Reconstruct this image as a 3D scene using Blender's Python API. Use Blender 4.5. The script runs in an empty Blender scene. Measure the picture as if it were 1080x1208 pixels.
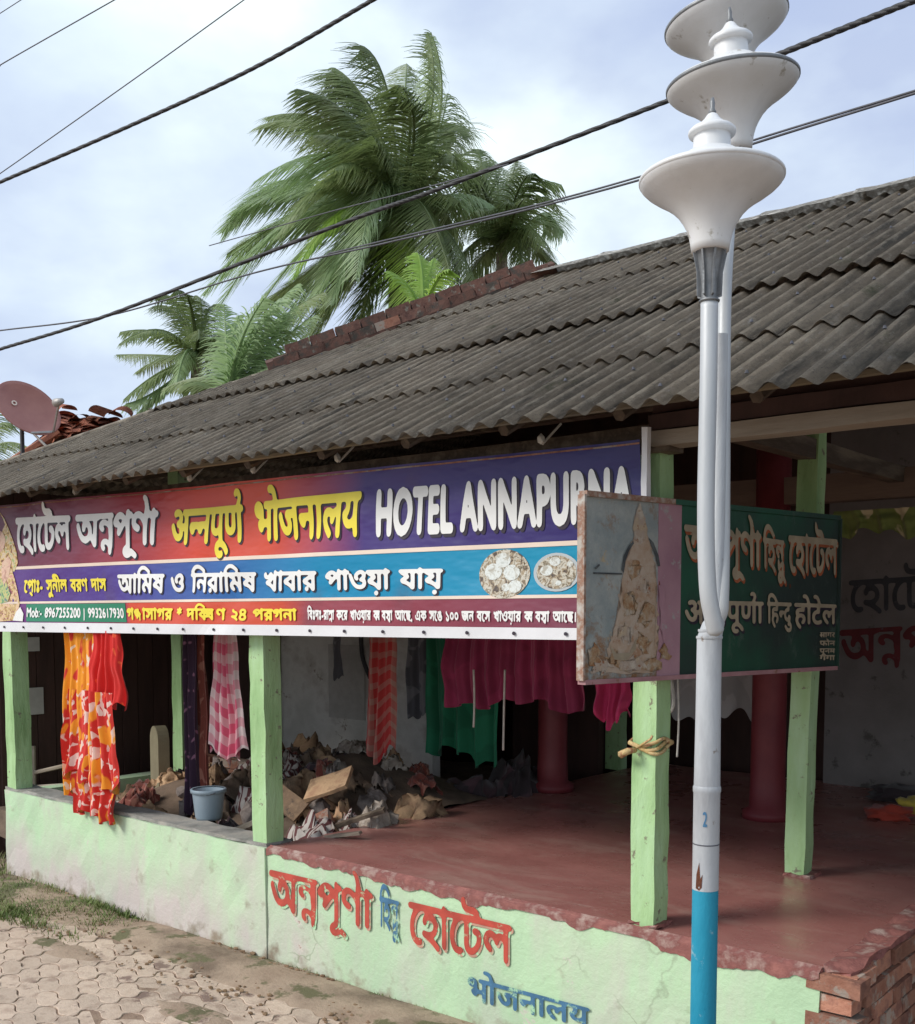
import bpy, bmesh, math, random
import numpy as np
from mathutils import Vector, Matrix, noise
random.seed(7)
R = math.radians
sc = bpy.context.scene
COL = sc.collection
# ---------------------------------------------------------------- camera
F, PX, PY, PITCH = 1270.0, 540.0, 804.0, R(4.0)
CAM = Vector((0, 0, 2.2))
HF = Vector((-.648, .7615, 0)).normalized(); RT = Vector((HF.y, -HF.x, 0))
FW = (HF * math.cos(PITCH) - Vector((0, 0, 1)) * math.sin(PITCH)).normalized()
UP = RT.cross(FW)
cam = bpy.data.cameras.new('camera'); co = bpy.data.objects.new('camera', cam); COL.objects.link(co)
co.matrix_world = Matrix.Translation(CAM) @ Matrix((RT, UP, -FW)).transposed().to_4x4()
cam.sensor_fit = 'VERTICAL'; cam.sensor_height = 24; cam.lens = F / 1208 * 24
cam.shift_y = (PY - 604) / 1208; cam.clip_end = 2000; cam.clip_start = .05
sc.camera = co
def ray(x, y): return FW + RT * ((x - PX) / F) + UP * ((PY - y) / F)
def onY(x, y, Y): d = ray(x, y); return CAM + d * (Y / d.y)
def onX(x, y, X): d = ray(x, y); return CAM + d * (X / d.x)
def onZ(x, y, z): d = ray(x, y); return CAM + d * ((z - CAM.z) / d.z)
def at(x, y, t): return CAM + ray(x, y) * t
# ---------------------------------------------------------------- light
SUN_DIR = Vector((-.50, -.76, .66)).normalized()        # towards the sun
w = bpy.data.worlds.new('World'); sc.world = w; w.use_nodes = True
nt = w.node_tree; bg = nt.nodes['Background']; bg.inputs[1].default_value = .095
sky = nt.nodes.new('ShaderNodeTexSky'); sky.sky_type = 'NISHITA'; sky.sun_disc = False
sky.sun_elevation = math.asin(SUN_DIR.z); sky.sun_rotation = math.atan2(SUN_DIR.x, SUN_DIR.y)
tc = nt.nodes.new('ShaderNodeTexCoord')
mp = nt.nodes.new('ShaderNodeMapping'); mp.inputs['Scale'].default_value = (1, 1, 1.9); mp.inputs['Location'].default_value = (.35, .2, .15)
nz = nt.nodes.new('ShaderNodeTexNoise'); nz.inputs['Scale'].default_value = 1.7; nz.inputs['Detail'].default_value = 8; nz.inputs['Roughness'].default_value = .48
nz.inputs['Distortion'].default_value = .35
rp = nt.nodes.new('ShaderNodeValToRGB'); rp.color_ramp.elements[0].position = .36; rp.color_ramp.elements[1].position = .62
nz2 = nt.nodes.new('ShaderNodeTexNoise'); nz2.inputs['Scale'].default_value = 2.6; nz2.inputs['Detail'].default_value = 6
rp2 = nt.nodes.new('ShaderNodeValToRGB')
rp2.color_ramp.elements[0].position = .35; rp2.color_ramp.elements[0].color = (4.3, 5.0, 6.5, 1)
rp2.color_ramp.elements[1].position = .58; rp2.color_ramp.elements[1].color = (8.3, 9.4, 9.5, 1)
blu = nt.nodes.new('ShaderNodeMix'); blu.data_type = 'RGBA'; blu.inputs[0].default_value = .8; blu.inputs[7].default_value = (4.0, 4.8, 7.0, 1)
mx = nt.nodes.new('ShaderNodeMix'); mx.data_type = 'RGBA'
L = nt.links.new
L(tc.outputs['Generated'], mp.inputs['Vector']); L(mp.outputs[0], nz.inputs['Vector']); L(mp.outputs[0], nz2.inputs['Vector'])
L(nz.outputs[0], rp.inputs[0]); L(nz2.outputs[0], rp2.inputs[0]); L(sky.outputs[0], blu.inputs[6])
L(rp.outputs[0], mx.inputs[0]); L(blu.outputs[2], mx.inputs[6]); L(rp2.outputs[0], mx.inputs[7]); L(mx.outputs[2], bg.inputs[0])
sl = bpy.data.lights.new('sun', 'SUN'); sl.energy = 2.1; sl.angle = R(22); sl.color = (1, .95, .87)
so = bpy.data.objects.new('sun', sl); COL.objects.link(so); so.rotation_euler = SUN_DIR.to_track_quat('Z', 'Y').to_euler()
vs = sc.view_settings; sc.display_settings.display_device = 'sRGB'
vs.view_transform = 'Standard'; vs.look = 'None'; vs.exposure = .50; vs.gamma = 1; vs.use_curve_mapping = False
sc.cycles.max_bounces = 8; sc.cycles.diffuse_bounces = 4
# ---------------------------------------------------------------- materials
MATS = {}
def ramp(nt, stops):
    r = nt.nodes.new('ShaderNodeValToRGB'); e = r.color_ramp.elements
    while len(e) > 1: e.remove(e[-1])
    e[0].position = stops[0][0]; e[0].color = (*stops[0][1], 1)
    for p, c in stops[1:]:
        q = e.new(p); q.color = (*c, 1)
    return r
def mixc(nt, a, b, fac):
    m = nt.nodes.new('ShaderNodeMix'); m.data_type = 'RGBA'
    for s, v in ((0, fac), (6, a), (7, b)):
        if isinstance(v, (tuple, list)): m.inputs[s].default_value = (*v, 1)
        elif isinstance(v, (int, float)): m.inputs[s].default_value = v
        else: nt.links.new(v, m.inputs[s])
    return m.outputs[2]
def noi(nt, vec, scale, detail=5, rough=.55, dist=0):
    n = nt.nodes.new('ShaderNodeTexNoise'); n.inputs['Scale'].default_value = scale; n.inputs['Detail'].default_value = detail
    n.inputs['Roughness'].default_value = rough; n.inputs['Distortion'].default_value = dist
    if vec is not None: nt.links.new(vec, n.inputs['Vector'])
    return n.outputs[0]
def step(nt, val, lo, hi):
    m = nt.nodes.new('ShaderNodeMapRange'); m.inputs[1].default_value = lo; m.inputs[2].default_value = hi
    nt.links.new(val, m.inputs[0]); return m.outputs[0]
def mapv(nt, vec, scale):
    m = nt.nodes.new('ShaderNodeMapping'); m.inputs['Scale'].default_value = scale; nt.links.new(vec, m.inputs['Vector']); return m.outputs[0]
def newmat(name, rough=.8, metal=0):
    m = bpy.data.materials.new(name); m.use_nodes = True; n = m.node_tree; b = n.nodes['Principled BSDF']
    b.inputs['Roughness'].default_value = rough; b.inputs['Metallic'].default_value = metal
    MATS[name] = m
    return m, n, b
def coords(n, kind='Object', rnd=False):
    t = n.nodes.new('ShaderNodeTexCoord'); v = t.outputs[kind]
    if rnd:
        oi = n.nodes.new('ShaderNodeObjectInfo'); a = n.nodes.new('ShaderNodeVectorMath'); a.operation = 'ADD'
        s = n.nodes.new('ShaderNodeVectorMath'); s.operation = 'SCALE'; s.inputs['Scale'].default_value = 37
        cx = n.nodes.new('ShaderNodeCombineXYZ')
        for i in range(3): n.links.new(oi.outputs['Random'], cx.inputs[i])
        n.links.new(cx.outputs[0], s.inputs[0]); n.links.new(v, a.inputs[0]); n.links.new(s.outputs[0], a.inputs[1]); v = a.outputs[0]
    return v
def bump(n, b, h, strength, dist=.01):
    bp = n.nodes.new('ShaderNodeBump'); bp.inputs['Strength'].default_value = strength; bp.inputs['Distance'].default_value = dist
    n.links.new(h, bp.inputs['Height']); n.links.new(bp.outputs[0], b.inputs['Normal'])
def mat(name, cols, scale=6, rough=.8, bumps=.3, bscale=60, stretch=(1, 1, 1), metal=0, rnd=True, spots=None, lo=.35, hi=.65, dist=0, hue=0):
    """cols: two or three colours mixed by noise; spots = (colour, scale, threshold)"""
    m, n, b = newmat(name, rough, metal)
    v = coords(n, 'Object', rnd); vv = mapv(n, v, stretch)
    k = len(cols)
    stops = [(lo + (hi - lo) * i / (k - 1), c) for i, c in enumerate(cols)] if k > 1 else [(0, cols[0])]
    r = ramp(n, stops); n.links.new(noi(n, vv, scale, 7, .6, dist), r.inputs[0]); c = r.outputs[0]
    if spots: c = mixc(n, c, spots[0], step(n, noi(n, v, spots[1], 6, .65), spots[2], spots[2] + .06))
    if hue:
        oi = n.nodes.new('ShaderNodeObjectInfo'); hs = n.nodes.new('ShaderNodeHueSaturation')
        mr = n.nodes.new('ShaderNodeMapRange'); mr.inputs[3].default_value = 1 - hue; mr.inputs[4].default_value = 1 + hue
        n.links.new(oi.outputs['Random'], mr.inputs[0]); n.links.new(mr.outputs[0], hs.inputs['Value']); n.links.new(c, hs.inputs['Color']); c = hs.outputs[0]
    n.links.new(c, b.inputs['Base Color'])
    if bumps: bump(n, b, noi(n, vv, bscale, 5, .65), bumps)
    return m
G1, G2 = (.36, .66, .36), (.30, .58, .33)
def wall_paint():
    m, n, b = newmat('mint_wall_paint', .75)
    v = coords(n, 'Object'); vs_ = mapv(n, v, (1, 1, .45))
    c = mixc(n, (.50, .69, .44), (.43, .61, .39), step(n, noi(n, v, 1.4, 6), .35, .65))
    sx = n.nodes.new('ShaderNodeSeparateXYZ'); n.links.new(v, sx.inputs[0])
    # pinkish bare plaster where the paint has washed off, mostly low on the left length
    xl = step(n, sx.outputs[0], .9, -.9)
    zl = step(n, sx.outputs[2], .55, .12)
    mm = n.nodes.new('ShaderNodeMath'); mm.operation = 'MULTIPLY'; n.links.new(xl, mm.inputs[0]); n.links.new(zl, mm.inputs[1])
    ad = n.nodes.new('ShaderNodeMath'); ad.operation = 'MULTIPLY_ADD'; n.links.new(mm.outputs[0], ad.inputs[0]); ad.inputs[1].default_value = .30
    n.links.new(noi(n, vs_, 2.3, 8, .62, .3), ad.inputs[2])
    c = mixc(n, c, (.55, .49, .46), step(n, ad.outputs[0], .46, .80))
    c = mixc(n, c, (.44, .49, .38), step(n, noi(n, mapv(n, v, (1, 1, .28)), 3, 9, .75), .50, .85)); c = mixc(n, c, (.24, .25, .22), step(n, noi(n, mapv(n, v, (1, 1, .6)), 17, 9, .8), .72, .90))      # grey streaks
    c = mixc(n, c, (.42, .22, .19), step(n, noi(n, v, 6.3, 9, .78), .70, .74))  # chips
    fl_ = noi(n, v, 2.2, 10, .82, .5); c = mixc(n, c, (.60, .56, .50), step(n, fl_, .60, .635)); c = mixc(n, c, (.36, .24, .19), step(n, fl_, .645, .665))   # flaked patches with a darker core
    vo = n.nodes.new('ShaderNodeTexVoronoi'); vo.feature = 'DISTANCE_TO_EDGE'; vo.inputs['Scale'].default_value = 1.5
    wv = n.nodes.new('ShaderNodeVectorMath'); wv.operation = 'MULTIPLY_ADD'; wv.inputs[1].default_value = (.35, .35, .35); n.links.new(v, wv.inputs[2])
    nn = n.nodes.new('ShaderNodeTexNoise'); nn.inputs['Scale'].default_value = 3; nn.inputs['Detail'].default_value = 8; n.links.new(v, nn.inputs['Vector']); n.links.new(nn.outputs['Color'], wv.inputs[0]); n.links.new(wv.outputs[0], vo.inputs['Vector'])
    ck = step(n, vo.outputs['Distance'], .010, .002); mk = n.nodes.new('ShaderNodeMath'); mk.operation = 'MULTIPLY'; n.links.new(ck, mk.inputs[0]); n.links.new(step(n, noi(n, v, 1.1, 3), .54, .68), mk.inputs[1])
    c = mixc(n, c, (.30, .36, .24), mk.outputs[0])
    dz = step(n, sx.outputs[2], .16, .0)
    dm = n.nodes.new('ShaderNodeMath'); dm.operation = 'MULTIPLY_ADD'; n.links.new(dz, dm.inputs[0]); dm.inputs[1].default_value = .22; n.links.new(noi(n, v, 8, 8), dm.inputs[2])
    c = mixc(n, c, (.27, .22, .16), step(n, dm.outputs[0], .62, .84))
    n.links.new(c, b.inputs['Base Color']); bump(n, b, noi(n, v, 30, 8, .7), .5, .012)
    return m
wall_paint()
def floor_red():
    m, n, b = newmat('red_oxide_floor', .42)
    v = coords(n, 'Object')
    c = mixc(n, (.38, .165, .145), (.30, .12, .105), step(n, noi(n, v, 1.2, 6), .35, .65))
    c = mixc(n, c, (.42, .25, .21), step(n, noi(n, mapv(n, v, (.5, 1.4, 1)), 2.4, 9, .72, .6), .50, .72))
    c = mixc(n, c, (.50, .40, .35), step(n, noi(n, mapv(n, v, (.35, 2.6, 1)), 5, 9, .75, 1), .64, .72))
    c = mixc(n, c, (.35, .26, .22), step(n, noi(n, v, 60, 4, .7), .60, .72)); c = mixc(n, c, (.10, .05, .045), step(n, noi(n, v, 5.5, 9, .8), .62, .72)); c = mixc(n, c, (.55, .44, .38), step(n, noi(n, mapv(n, v, (.6, 1.6, 1)), 15, 9, .8), .66, .74))
    n.links.new(c, b.inputs['Base Color'])
    rr = step(n, noi(n, v, 3, 6), .3, .7); mr = n.nodes.new('ShaderNodeMapRange'); mr.inputs[3].default_value = .16; mr.inputs[4].default_value = .5
    n.links.new(rr, mr.inputs[0]); n.links.new(mr.outputs[0], b.inputs['Roughness'])
    bump(n, b, noi(n, v, 14, 8, .6), .25, .01)
    return m
floor_red()
mat('post_paint', [(.24, .40, .17), (.36, .55, .27), (.43, .63, .37)], 4, .8, .9, 26, (1, 1, .28), rnd=False, spots=((.20, .19, .13), 19, .62))
mat('red_edge', [(.33, .13, .11), (.22, .08, .07), (.42, .30, .26)], 9, .8, .6, 40, rnd=False)
mat('cement_cap', [(.17, .165, .15), (.27, .26, .24), (.36, .33, .29)], 6, .9, .6, 50, rnd=False, spots=((.40, .52, .38), 9, .62))
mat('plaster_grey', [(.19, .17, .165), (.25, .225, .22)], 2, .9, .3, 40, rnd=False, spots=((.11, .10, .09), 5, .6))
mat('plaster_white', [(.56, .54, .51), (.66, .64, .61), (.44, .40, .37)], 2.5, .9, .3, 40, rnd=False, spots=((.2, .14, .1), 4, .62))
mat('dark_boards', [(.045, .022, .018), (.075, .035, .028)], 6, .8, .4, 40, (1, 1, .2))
mat('maroon_paint', [(.17, .022, .03), (.22, .035, .04)], 4, .55, .2, 40)
mat('old_wood', [(.12, .085, .06), (.07, .05, .035), (.18, .14, .10)], 8, .85, .5, 50, (1, .15, 1))
mat('pale_wood', [(.36, .31, .25), (.25, .20, .15)], 8, .8, .4, 50, (.15, 1, 1))
mat('inner_wood', [(.17, .12, .09), (.13, .09, .07)], 8, .8, .4, 50, (.15, 1, 1))
mat('bamboo', [(.12, .10, .07), (.20, .16, .10)], 8, .7, .3, 50, (.3, 1, 1))
mat('brick_red', [(.30, .125, .08), (.38, .18, .12), (.22, .10, .075)], 10, .9, .7, 60, spots=((.36, .29, .24), 7, .52), hue=.35)
mat('brick_dark', [(.10, .05, .04), (.16, .08, .06), (.07, .06, .05)], 10, .95, .7, 60, spots=((.19, .17, .14), 14, .6), hue=.3)
mat('mortar', [(.30, .26, .22), (.20, .17, .14)], 12, .95, .8, 60)
mat('white_mortar', [(.62, .60, .56), (.30, .28, .25), (.75, .73, .68)], 11, .95, .7, 50)
mat('soil', [(.27, .19, .135), (.38, .285, .21), (.17, .12, .085)], 1.6, .95, .8, 30, rnd=False, spots=((.13, .12, .06), 3.5, .54))
mat('bed_sand', [(.20, .13, .095), (.30, .21, .15), (.13, .085, .06)], 5, .95, .6, 60, rnd=False)
mat('heap_soil', [(.12, .085, .06), (.20, .14, .10)], 6, .95, .8, 30)
mat('paver_stone', [(.47, .36, .275), (.55, .435, .34), (.38, .28, .215)], 7, .9, .5, 60, spots=((.22, .15, .12), 4, .60), hue=.12)
mat('cloud_bits', [(.5, .5, .5)])
mat('galvanised', [(.42, .44, .455), (.50, .52, .535)], 5, .48, .12, 40, (1, 1, .3), metal=.15, rnd=False)
mat('pole_paint', [(.38, .40, .42), (.45, .47, .49), (.31, .32, .34)], 6, .5, .2, 60, (1, 1, .25), rnd=False, spots=((.20, .16, .13), 14, .64))
mat('pole_blue', [(.0, .22, .35), (.015, .28, .42)], 5, .55, .4, 40, (1, 1, .4), rnd=False, spots=((.20, .38, .46), 16, .62))
mat('rust', [(.16, .05, .02), (.09, .03, .015)], 20, .9, .6, 80)
mat('lamp_white', [(.60, .61, .62), (.70, .71, .72), (.64, .64, .63)], 3, .45, .1, 30, (1, 1, .4), spots=((.40, .38, .34), 11, .63))
mat('lamp_neck', [(.16, .17, .18), (.24, .25, .26)], 12, .5, .3, 50, metal=.4)
mat('black_rubber', [(.02, .02, .022), (.035, .035, .04)], 9, .6, .3, 60)
mat('wire_grey', [(.06, .06, .07), (.10, .10, .12)], 9, .6, .1, 60)
mat('rope_white', [(.55, .53, .48), (.42, .40, .36)], 20, .9, .4, 90)
mat('rope_gold', [(.50, .33, .12), (.60, .45, .22), (.35, .10, .06)], 24, .8, .6, 90)
mat('plastic_bucket', [(.20, .26, .31), (.24, .30, .35)], 5, .45, .1, 40)
mat('sack_pale', [(.36, .31, .26), (.22, .18, .15), (.48, .43, .38)], 7, .85, .7, 30, (1, 1, 1), hue=.3)
mat('sack_brown', [(.34, .20, .12), (.44, .29, .17), (.22, .13, .08)], 7, .9, .7, 30, hue=.35)
mat('stone', [(.16, .13, .12), (.24, .20, .18), (.10, .08, .075)], 8, .9, .8, 30, hue=.4)
mat('cardboard', [(.26, .17, .10), (.17, .11, .07), (.34, .23, .14)], 6, .9, .5, 30, hue=.2, spots=((.10, .07, .05), 9, .56))
mat('beige_slab', [(.40, .35, .22), (.33, .28, .18)], 5, .8, .4, 30)
mat('paper', [(.50, .48, .46), (.42, .40, .38)], 12, .8, .1, 30)
mat('dish_red', [(.34, .14, .12), (.40, .18, .15)], 5, .5, .1, 40)
mat('dish_metal', [(.35, .33, .31), (.45, .43, .41)], 9, .5, .2, 40, metal=.3)
mat('clay_tile', [(.34, .10, .055), (.42, .16, .09), (.22, .07, .05)], 9, .85, .6, 40, hue=.35)
mat('trunk_bark', [(.20, .17, .14), (.30, .26, .22), (.13, .11, .09)], 8, .95, .8, 30, (1, 1, 3))
mat('grass_blade', [(.08, .13, .025), (.15, .20, .05), (.22, .22, .09)], 3, .7, 0, 1, rnd=False)
mat('dry_litter', [(.16, .09, .05), (.24, .16, .09)], 3, .8, 0, 1)
mat('frame_pink', [(.40, .22, .23), (.32, .16, .17)], 8, .7, .3, 40, spots=((.22, .11, .07), 14, .6))
mat('frame_rust', [(.42, .38, .33), (.26, .13, .08), (.45, .42, .38)], 14, .7, .4, 50)
for nm, c in dict(ink_white=(.82, .82, .80), ink_yellow=(.86, .72, .06), ink_dark=(.03, .02, .035), ink_line=(.80, .66, .55), ink_green=(.02, .22, .12),
                  white_tape=(.74, .74, .76), cyan_glow=(.02, .36, .62), plate_dark=(.10, .09, .08), plate_white=(.66, .70, .66), plate_food=(.42, .30, .12), plate_rim=(.45, .50, .52)).items():
    mat(nm, [c, tuple(x * .9 for x in c)], 3, .45, 0)
def leafmat(name, c1, c2, c3):
    m, n, b = newmat(name, .5)
    v = coords(n, 'Object'); r = ramp(n, [(.3, c1), (.5, c2), (.7, c3)]); n.links.new(noi(n, v, 1.3, 5, .7), r.inputs[0])
    n.links.new(r.outputs[0], b.inputs['Base Color'])
    tr = n.nodes.new('ShaderNodeBsdfTranslucent'); ms = n.nodes.new('ShaderNodeMixShader'); ms.inputs[0].default_value = .38
    hs = n.nodes.new('ShaderNodeHueSaturation'); hs.inputs['Value'].default_value = 1.5; n.links.new(r.outputs[0], hs.inputs['Color']); n.links.new(hs.outputs[0], tr.inputs[0])
    n.links.new(b.outputs[0], ms.inputs[1]); n.links.new(tr.outputs[0], ms.inputs[2]); n.links.new(ms.outputs[0], n.nodes['Material Output'].inputs[0])
leafmat('palm_dark', (.07, .10, .035), (.12, .165, .055), (.20, .23, .11))
leafmat('palm_mid', (.12, .18, .06), (.20, .26, .10), (.30, .35, .20))
leafmat('palm_pale', (.19, .29, .11), (.27, .37, .18), (.36, .45, .30))
leafmat('palm_lime', (.16, .30, .04), (.24, .38, .06), (.30, .42, .10))
leafmat('palm_brown', (.13, .09, .06), (.19, .14, .10), (.24, .20, .15))
def roofmat():
    m, n, b = newmat('asbestos_sheet', .92)
    v = coords(n, 'Object'); oi = n.nodes.new('ShaderNodeObjectInfo')
    c = mixc(n, (.185, .15, .112), (.275, .232, .18), step(n, noi(n, v, 1.1, 8, .6), .35, .65))
    c = mixc(n, c, (.075, .066, .056), step(n, noi(n, mapv(n, v, (2.6, .22, .22)), 5, 9, .72), .50, .66))
    c = mixc(n, c, (.36, .335, .30), step(n, noi(n, mapv(n, v, (1.6, .4, .4)), 13, 9, .78), .57, .70))
    c = mixc(n, c, (.30, .14, .08), step(n, noi(n, v, 3.7, 8, .8), .69, .73)); c = mixc(n, c, (.105, .105, .06), step(n, noi(n, v, 2.1, 9, .75), .60, .70))
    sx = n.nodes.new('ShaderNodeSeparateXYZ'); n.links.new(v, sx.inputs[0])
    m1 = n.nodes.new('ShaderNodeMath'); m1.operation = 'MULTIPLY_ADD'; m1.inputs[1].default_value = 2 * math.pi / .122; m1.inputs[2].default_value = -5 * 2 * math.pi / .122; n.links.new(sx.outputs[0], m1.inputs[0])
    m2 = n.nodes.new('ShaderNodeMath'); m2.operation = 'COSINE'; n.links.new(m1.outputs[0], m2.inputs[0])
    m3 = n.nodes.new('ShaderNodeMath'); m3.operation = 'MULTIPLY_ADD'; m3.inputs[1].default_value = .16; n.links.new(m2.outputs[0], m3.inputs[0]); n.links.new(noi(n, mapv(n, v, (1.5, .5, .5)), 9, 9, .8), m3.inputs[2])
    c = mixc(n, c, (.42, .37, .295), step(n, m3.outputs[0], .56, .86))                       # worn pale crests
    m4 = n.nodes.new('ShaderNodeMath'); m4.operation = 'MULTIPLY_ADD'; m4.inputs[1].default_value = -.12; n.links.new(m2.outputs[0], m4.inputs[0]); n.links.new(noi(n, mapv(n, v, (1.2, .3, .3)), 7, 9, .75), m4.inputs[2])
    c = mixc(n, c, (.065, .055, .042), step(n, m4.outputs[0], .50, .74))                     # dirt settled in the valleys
    c = mixc(n, c, (.09, .08, .065), step(n, noi(n, v, 70, 4, .8), .56, .75)); c = mixc(n, c, (.48, .45, .40), step(n, noi(n, v, 55, 4, .8), .63, .76))
    hs = n.nodes.new('ShaderNodeHueSaturation'); mr = n.nodes.new('ShaderNodeMapRange'); mr.inputs[3].default_value = .88; mr.inputs[4].default_value = 1.25
    n.links.new(oi.outputs['Random'], mr.inputs[0]); n.links.new(mr.outputs[0], hs.inputs['Value']); n.links.new(c, hs.inputs['Color'])
    n.links.new(hs.outputs[0], b.inputs['Base Color']); bump(n, b, noi(n, v, 45, 8, .8), .9, .015)
roofmat()
def bandmat(name, stops, x0, x1):
    """printed colour bands that change along the banner (flat print)"""
    m, n, b = newmat(name, .38)
    v = coords(n, 'Object'); s = n.nodes.new('ShaderNodeSeparateXYZ'); n.links.new(v, s.inputs[0])
    r = ramp(n, stops); n.links.new(step(n, s.outputs[0], x0, x1), r.inputs[0])
    c = mixc(n, r.outputs[0], (.10, .06, .08), step(n, noi(n, v, 2.1, 6), .60, .98))
    n.links.new(c, b.inputs['Base Color']); bump(n, b, noi(n, mapv(n, v, (1, 1, 2.5)), 2.2, 3), .5, .03)
def printmat(name, c1, c2, c3, c4, sc_):
    m, n, b = newmat(name, .4); v = coords(n, 'Object'); r_ = ramp(n, [(.36, c1), (.45, c2), (.54, c3), (.62, c4)]); n.links.new(noi(n, v, sc_, 4, .6, .8), r_.inputs[0]); n.links.new(r_.outputs[0], b.inputs['Base Color'])
printmat('print_gold', (.20, .08, .05), (.60, .42, .10), (.72, .55, .42), (.30, .42, .12), 22)
printmat('print_skin', (.60, .30, .22), (.74, .56, .36), (.50, .35, .10), (.30, .10, .12), 26)
printmat('print_face', (.56, .34, .24), (.70, .50, .36), (.66, .42, .32), (.44, .24, .18), 14)
printmat('print_green', (.10, .26, .14), (.40, .50, .20), (.60, .50, .20), (.10, .20, .20), 22)
printmat('print_dish', (.08, .06, .05), (.34, .26, .16), (.62, .60, .52), (.20, .16, .10), 34)
printmat('print_rice', (.52, .55, .52), (.70, .74, .72), (.60, .62, .58), (.42, .40, .34), 30)
def cloth(name, base, c2, sc_=8, thr=.55, c3=None, kind='noise'):
    m, n, b = newmat(name, .85)
    v = coords(n, 'UV')
    if kind == 'noise':
        c = mixc(n, base, c2, step(n, noi(n, v, sc_, 2, .4, .6), thr, thr + .03))
        if c3: c = mixc(n, c, c3, step(n, noi(n, mapv(n, v, (1.3, .7, 1)), sc_ * .55, 2, .4), .56, .60))
    elif kind == 'dots':
        vo = n.nodes.new('ShaderNodeTexVoronoi'); vo.inputs['Scale'].default_value = sc_; n.links.new(v, vo.inputs['Vector'])
        c = mixc(n, c2, base, step(n, vo.outputs['Distance'], thr - .05, thr + .05))
    else:
        cs = []
        s = n.nodes.new('ShaderNodeSeparateXYZ'); n.links.new(mapv(n, v, (sc_, sc_, 1)), s.inputs[0])
        for i in (0, 1):
            f = n.nodes.new('ShaderNodeMath'); f.operation = 'FRACT'; n.links.new(s.outputs[i], f.inputs[0])
            g = n.nodes.new('ShaderNodeMath'); g.operation = 'GREATER_THAN'; g.inputs[1].default_value = thr; n.links.new(f.outputs[0], g.inputs[0]); cs.append(g.outputs[0])
        a = n.nodes.new('ShaderNodeMath'); a.operation = 'ADD'; n.links.new(cs[0], a.inputs[0]); n.links.new(cs[1], a.inputs[1])
        h = n.nodes.new('ShaderNodeMath'); h.operation = 'MULTIPLY'; h.inputs[1].default_value = .5; n.links.new(a.outputs[0], h.inputs[0])
        c = mixc(n, base, c2, h.outputs[0])
    n.links.new(c, b.inputs['Base Color']); b.inputs['Sheen Weight'].default_value = .2
    bump(n, b, noi(n, v, 26, 4), .25, .01)
cloth('sari_orange', (.80, .30, .01), (.72, .60, .46), 12, .60, (.60, .03, .02))
cloth('sari_red', (.62, .012, .008), (.75, .08, .02), 9, .62)
cloth('sari_lower', (.58, .02, .012), (.74, .52, .45), 13, .55, (.80, .28, .01))
cloth('gamcha_pink', (.62, .10, .18), (.70, .55, .55), 7, .5, kind='check')
cloth('purple_dots', (.035, .012, .035), (.30, .14, .22), 16, .22, kind='dots')
cloth('brown_print', (.20, .045, .03), (.34, .14, .10), 10, .55)
cloth('red_check', (.42, .03, .03), (.36, .20, .16), 9, .6, kind='check')
def stripe():
    m, n, b = newmat('sack_stripe', .85); v = coords(n, 'UV'); s_ = n.nodes.new('ShaderNodeTexWave'); s_.inputs['Scale'].default_value = 3.2; s_.inputs['Distortion'].default_value = 1.2; n.links.new(v, s_.inputs['Vector'])
    n.links.new(mixc(n, (.42, .38, .35), (.10, .03, .03), step(n, s_.outputs['Fac'], .5, .6)), b.inputs['Base Color'])
stripe()
cloth('maroon_cloth', (.22, .015, .06), (.27, .02, .075), 3, .5)
cloth('magenta_cloth', (.40, .015, .09), (.48, .03, .12), 3, .5)
cloth('green_cloth', (.015, .17, .085), (.02, .22, .11), 3, .5)
cloth('white_cloth', (.36, .36, .36), (.44, .44, .44), 3, .5)
cloth('grey_cloth', (.13, .13, .15), (.24, .24, .26), 5, .5)
cloth('valance_print', (.16, .20, .05), (.55, .48, .30), 5, .58)
cloth('bundle_red', (.35, .04, .02), (.45, .10, .04), 4, .5)
cloth('bundle_yellow', (.55, .42, .06), (.10, .28, .06), 4, .55)
cloth('bundle_dark', (.045, .03, .035), (.10, .05, .06), 4, .5)
cloth('banana_blade', (.22, .34, .10), (.30, .42, .17), 2, .5)
def painted(name, c, wall, thr=.60, sc_=16):
    """hand-painted letters, worn through to the wall's own colour in places"""
    m, n, b = newmat(name, .75); v = coords(n, 'Object')
    cc = mixc(n, c, tuple(x * .75 for x in c), step(n, noi(n, v, 9, 5), .4, .6))
    n.links.new(mixc(n, cc, wall, step(n, noi(n, v, sc_, 8, .7), thr, thr + .08)), b.inputs['Base Color'])
painted('paint_red', (.50, .07, .045), (.40, .60, .36), .60)
painted('paint_red_soft', (.55, .30, .22), (.40, .66, .40), .50)
painted('paint_blue', (.06, .17, .30), (.36, .60, .38), .54)
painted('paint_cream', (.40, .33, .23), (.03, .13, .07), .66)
painted('paint_sign_red', (.40, .10, .035), (.42, .36, .25), .56)
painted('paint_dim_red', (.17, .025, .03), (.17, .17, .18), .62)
painted('paint_dim_black', (.06, .06, .07), (.17, .17, .18), .62)
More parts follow.
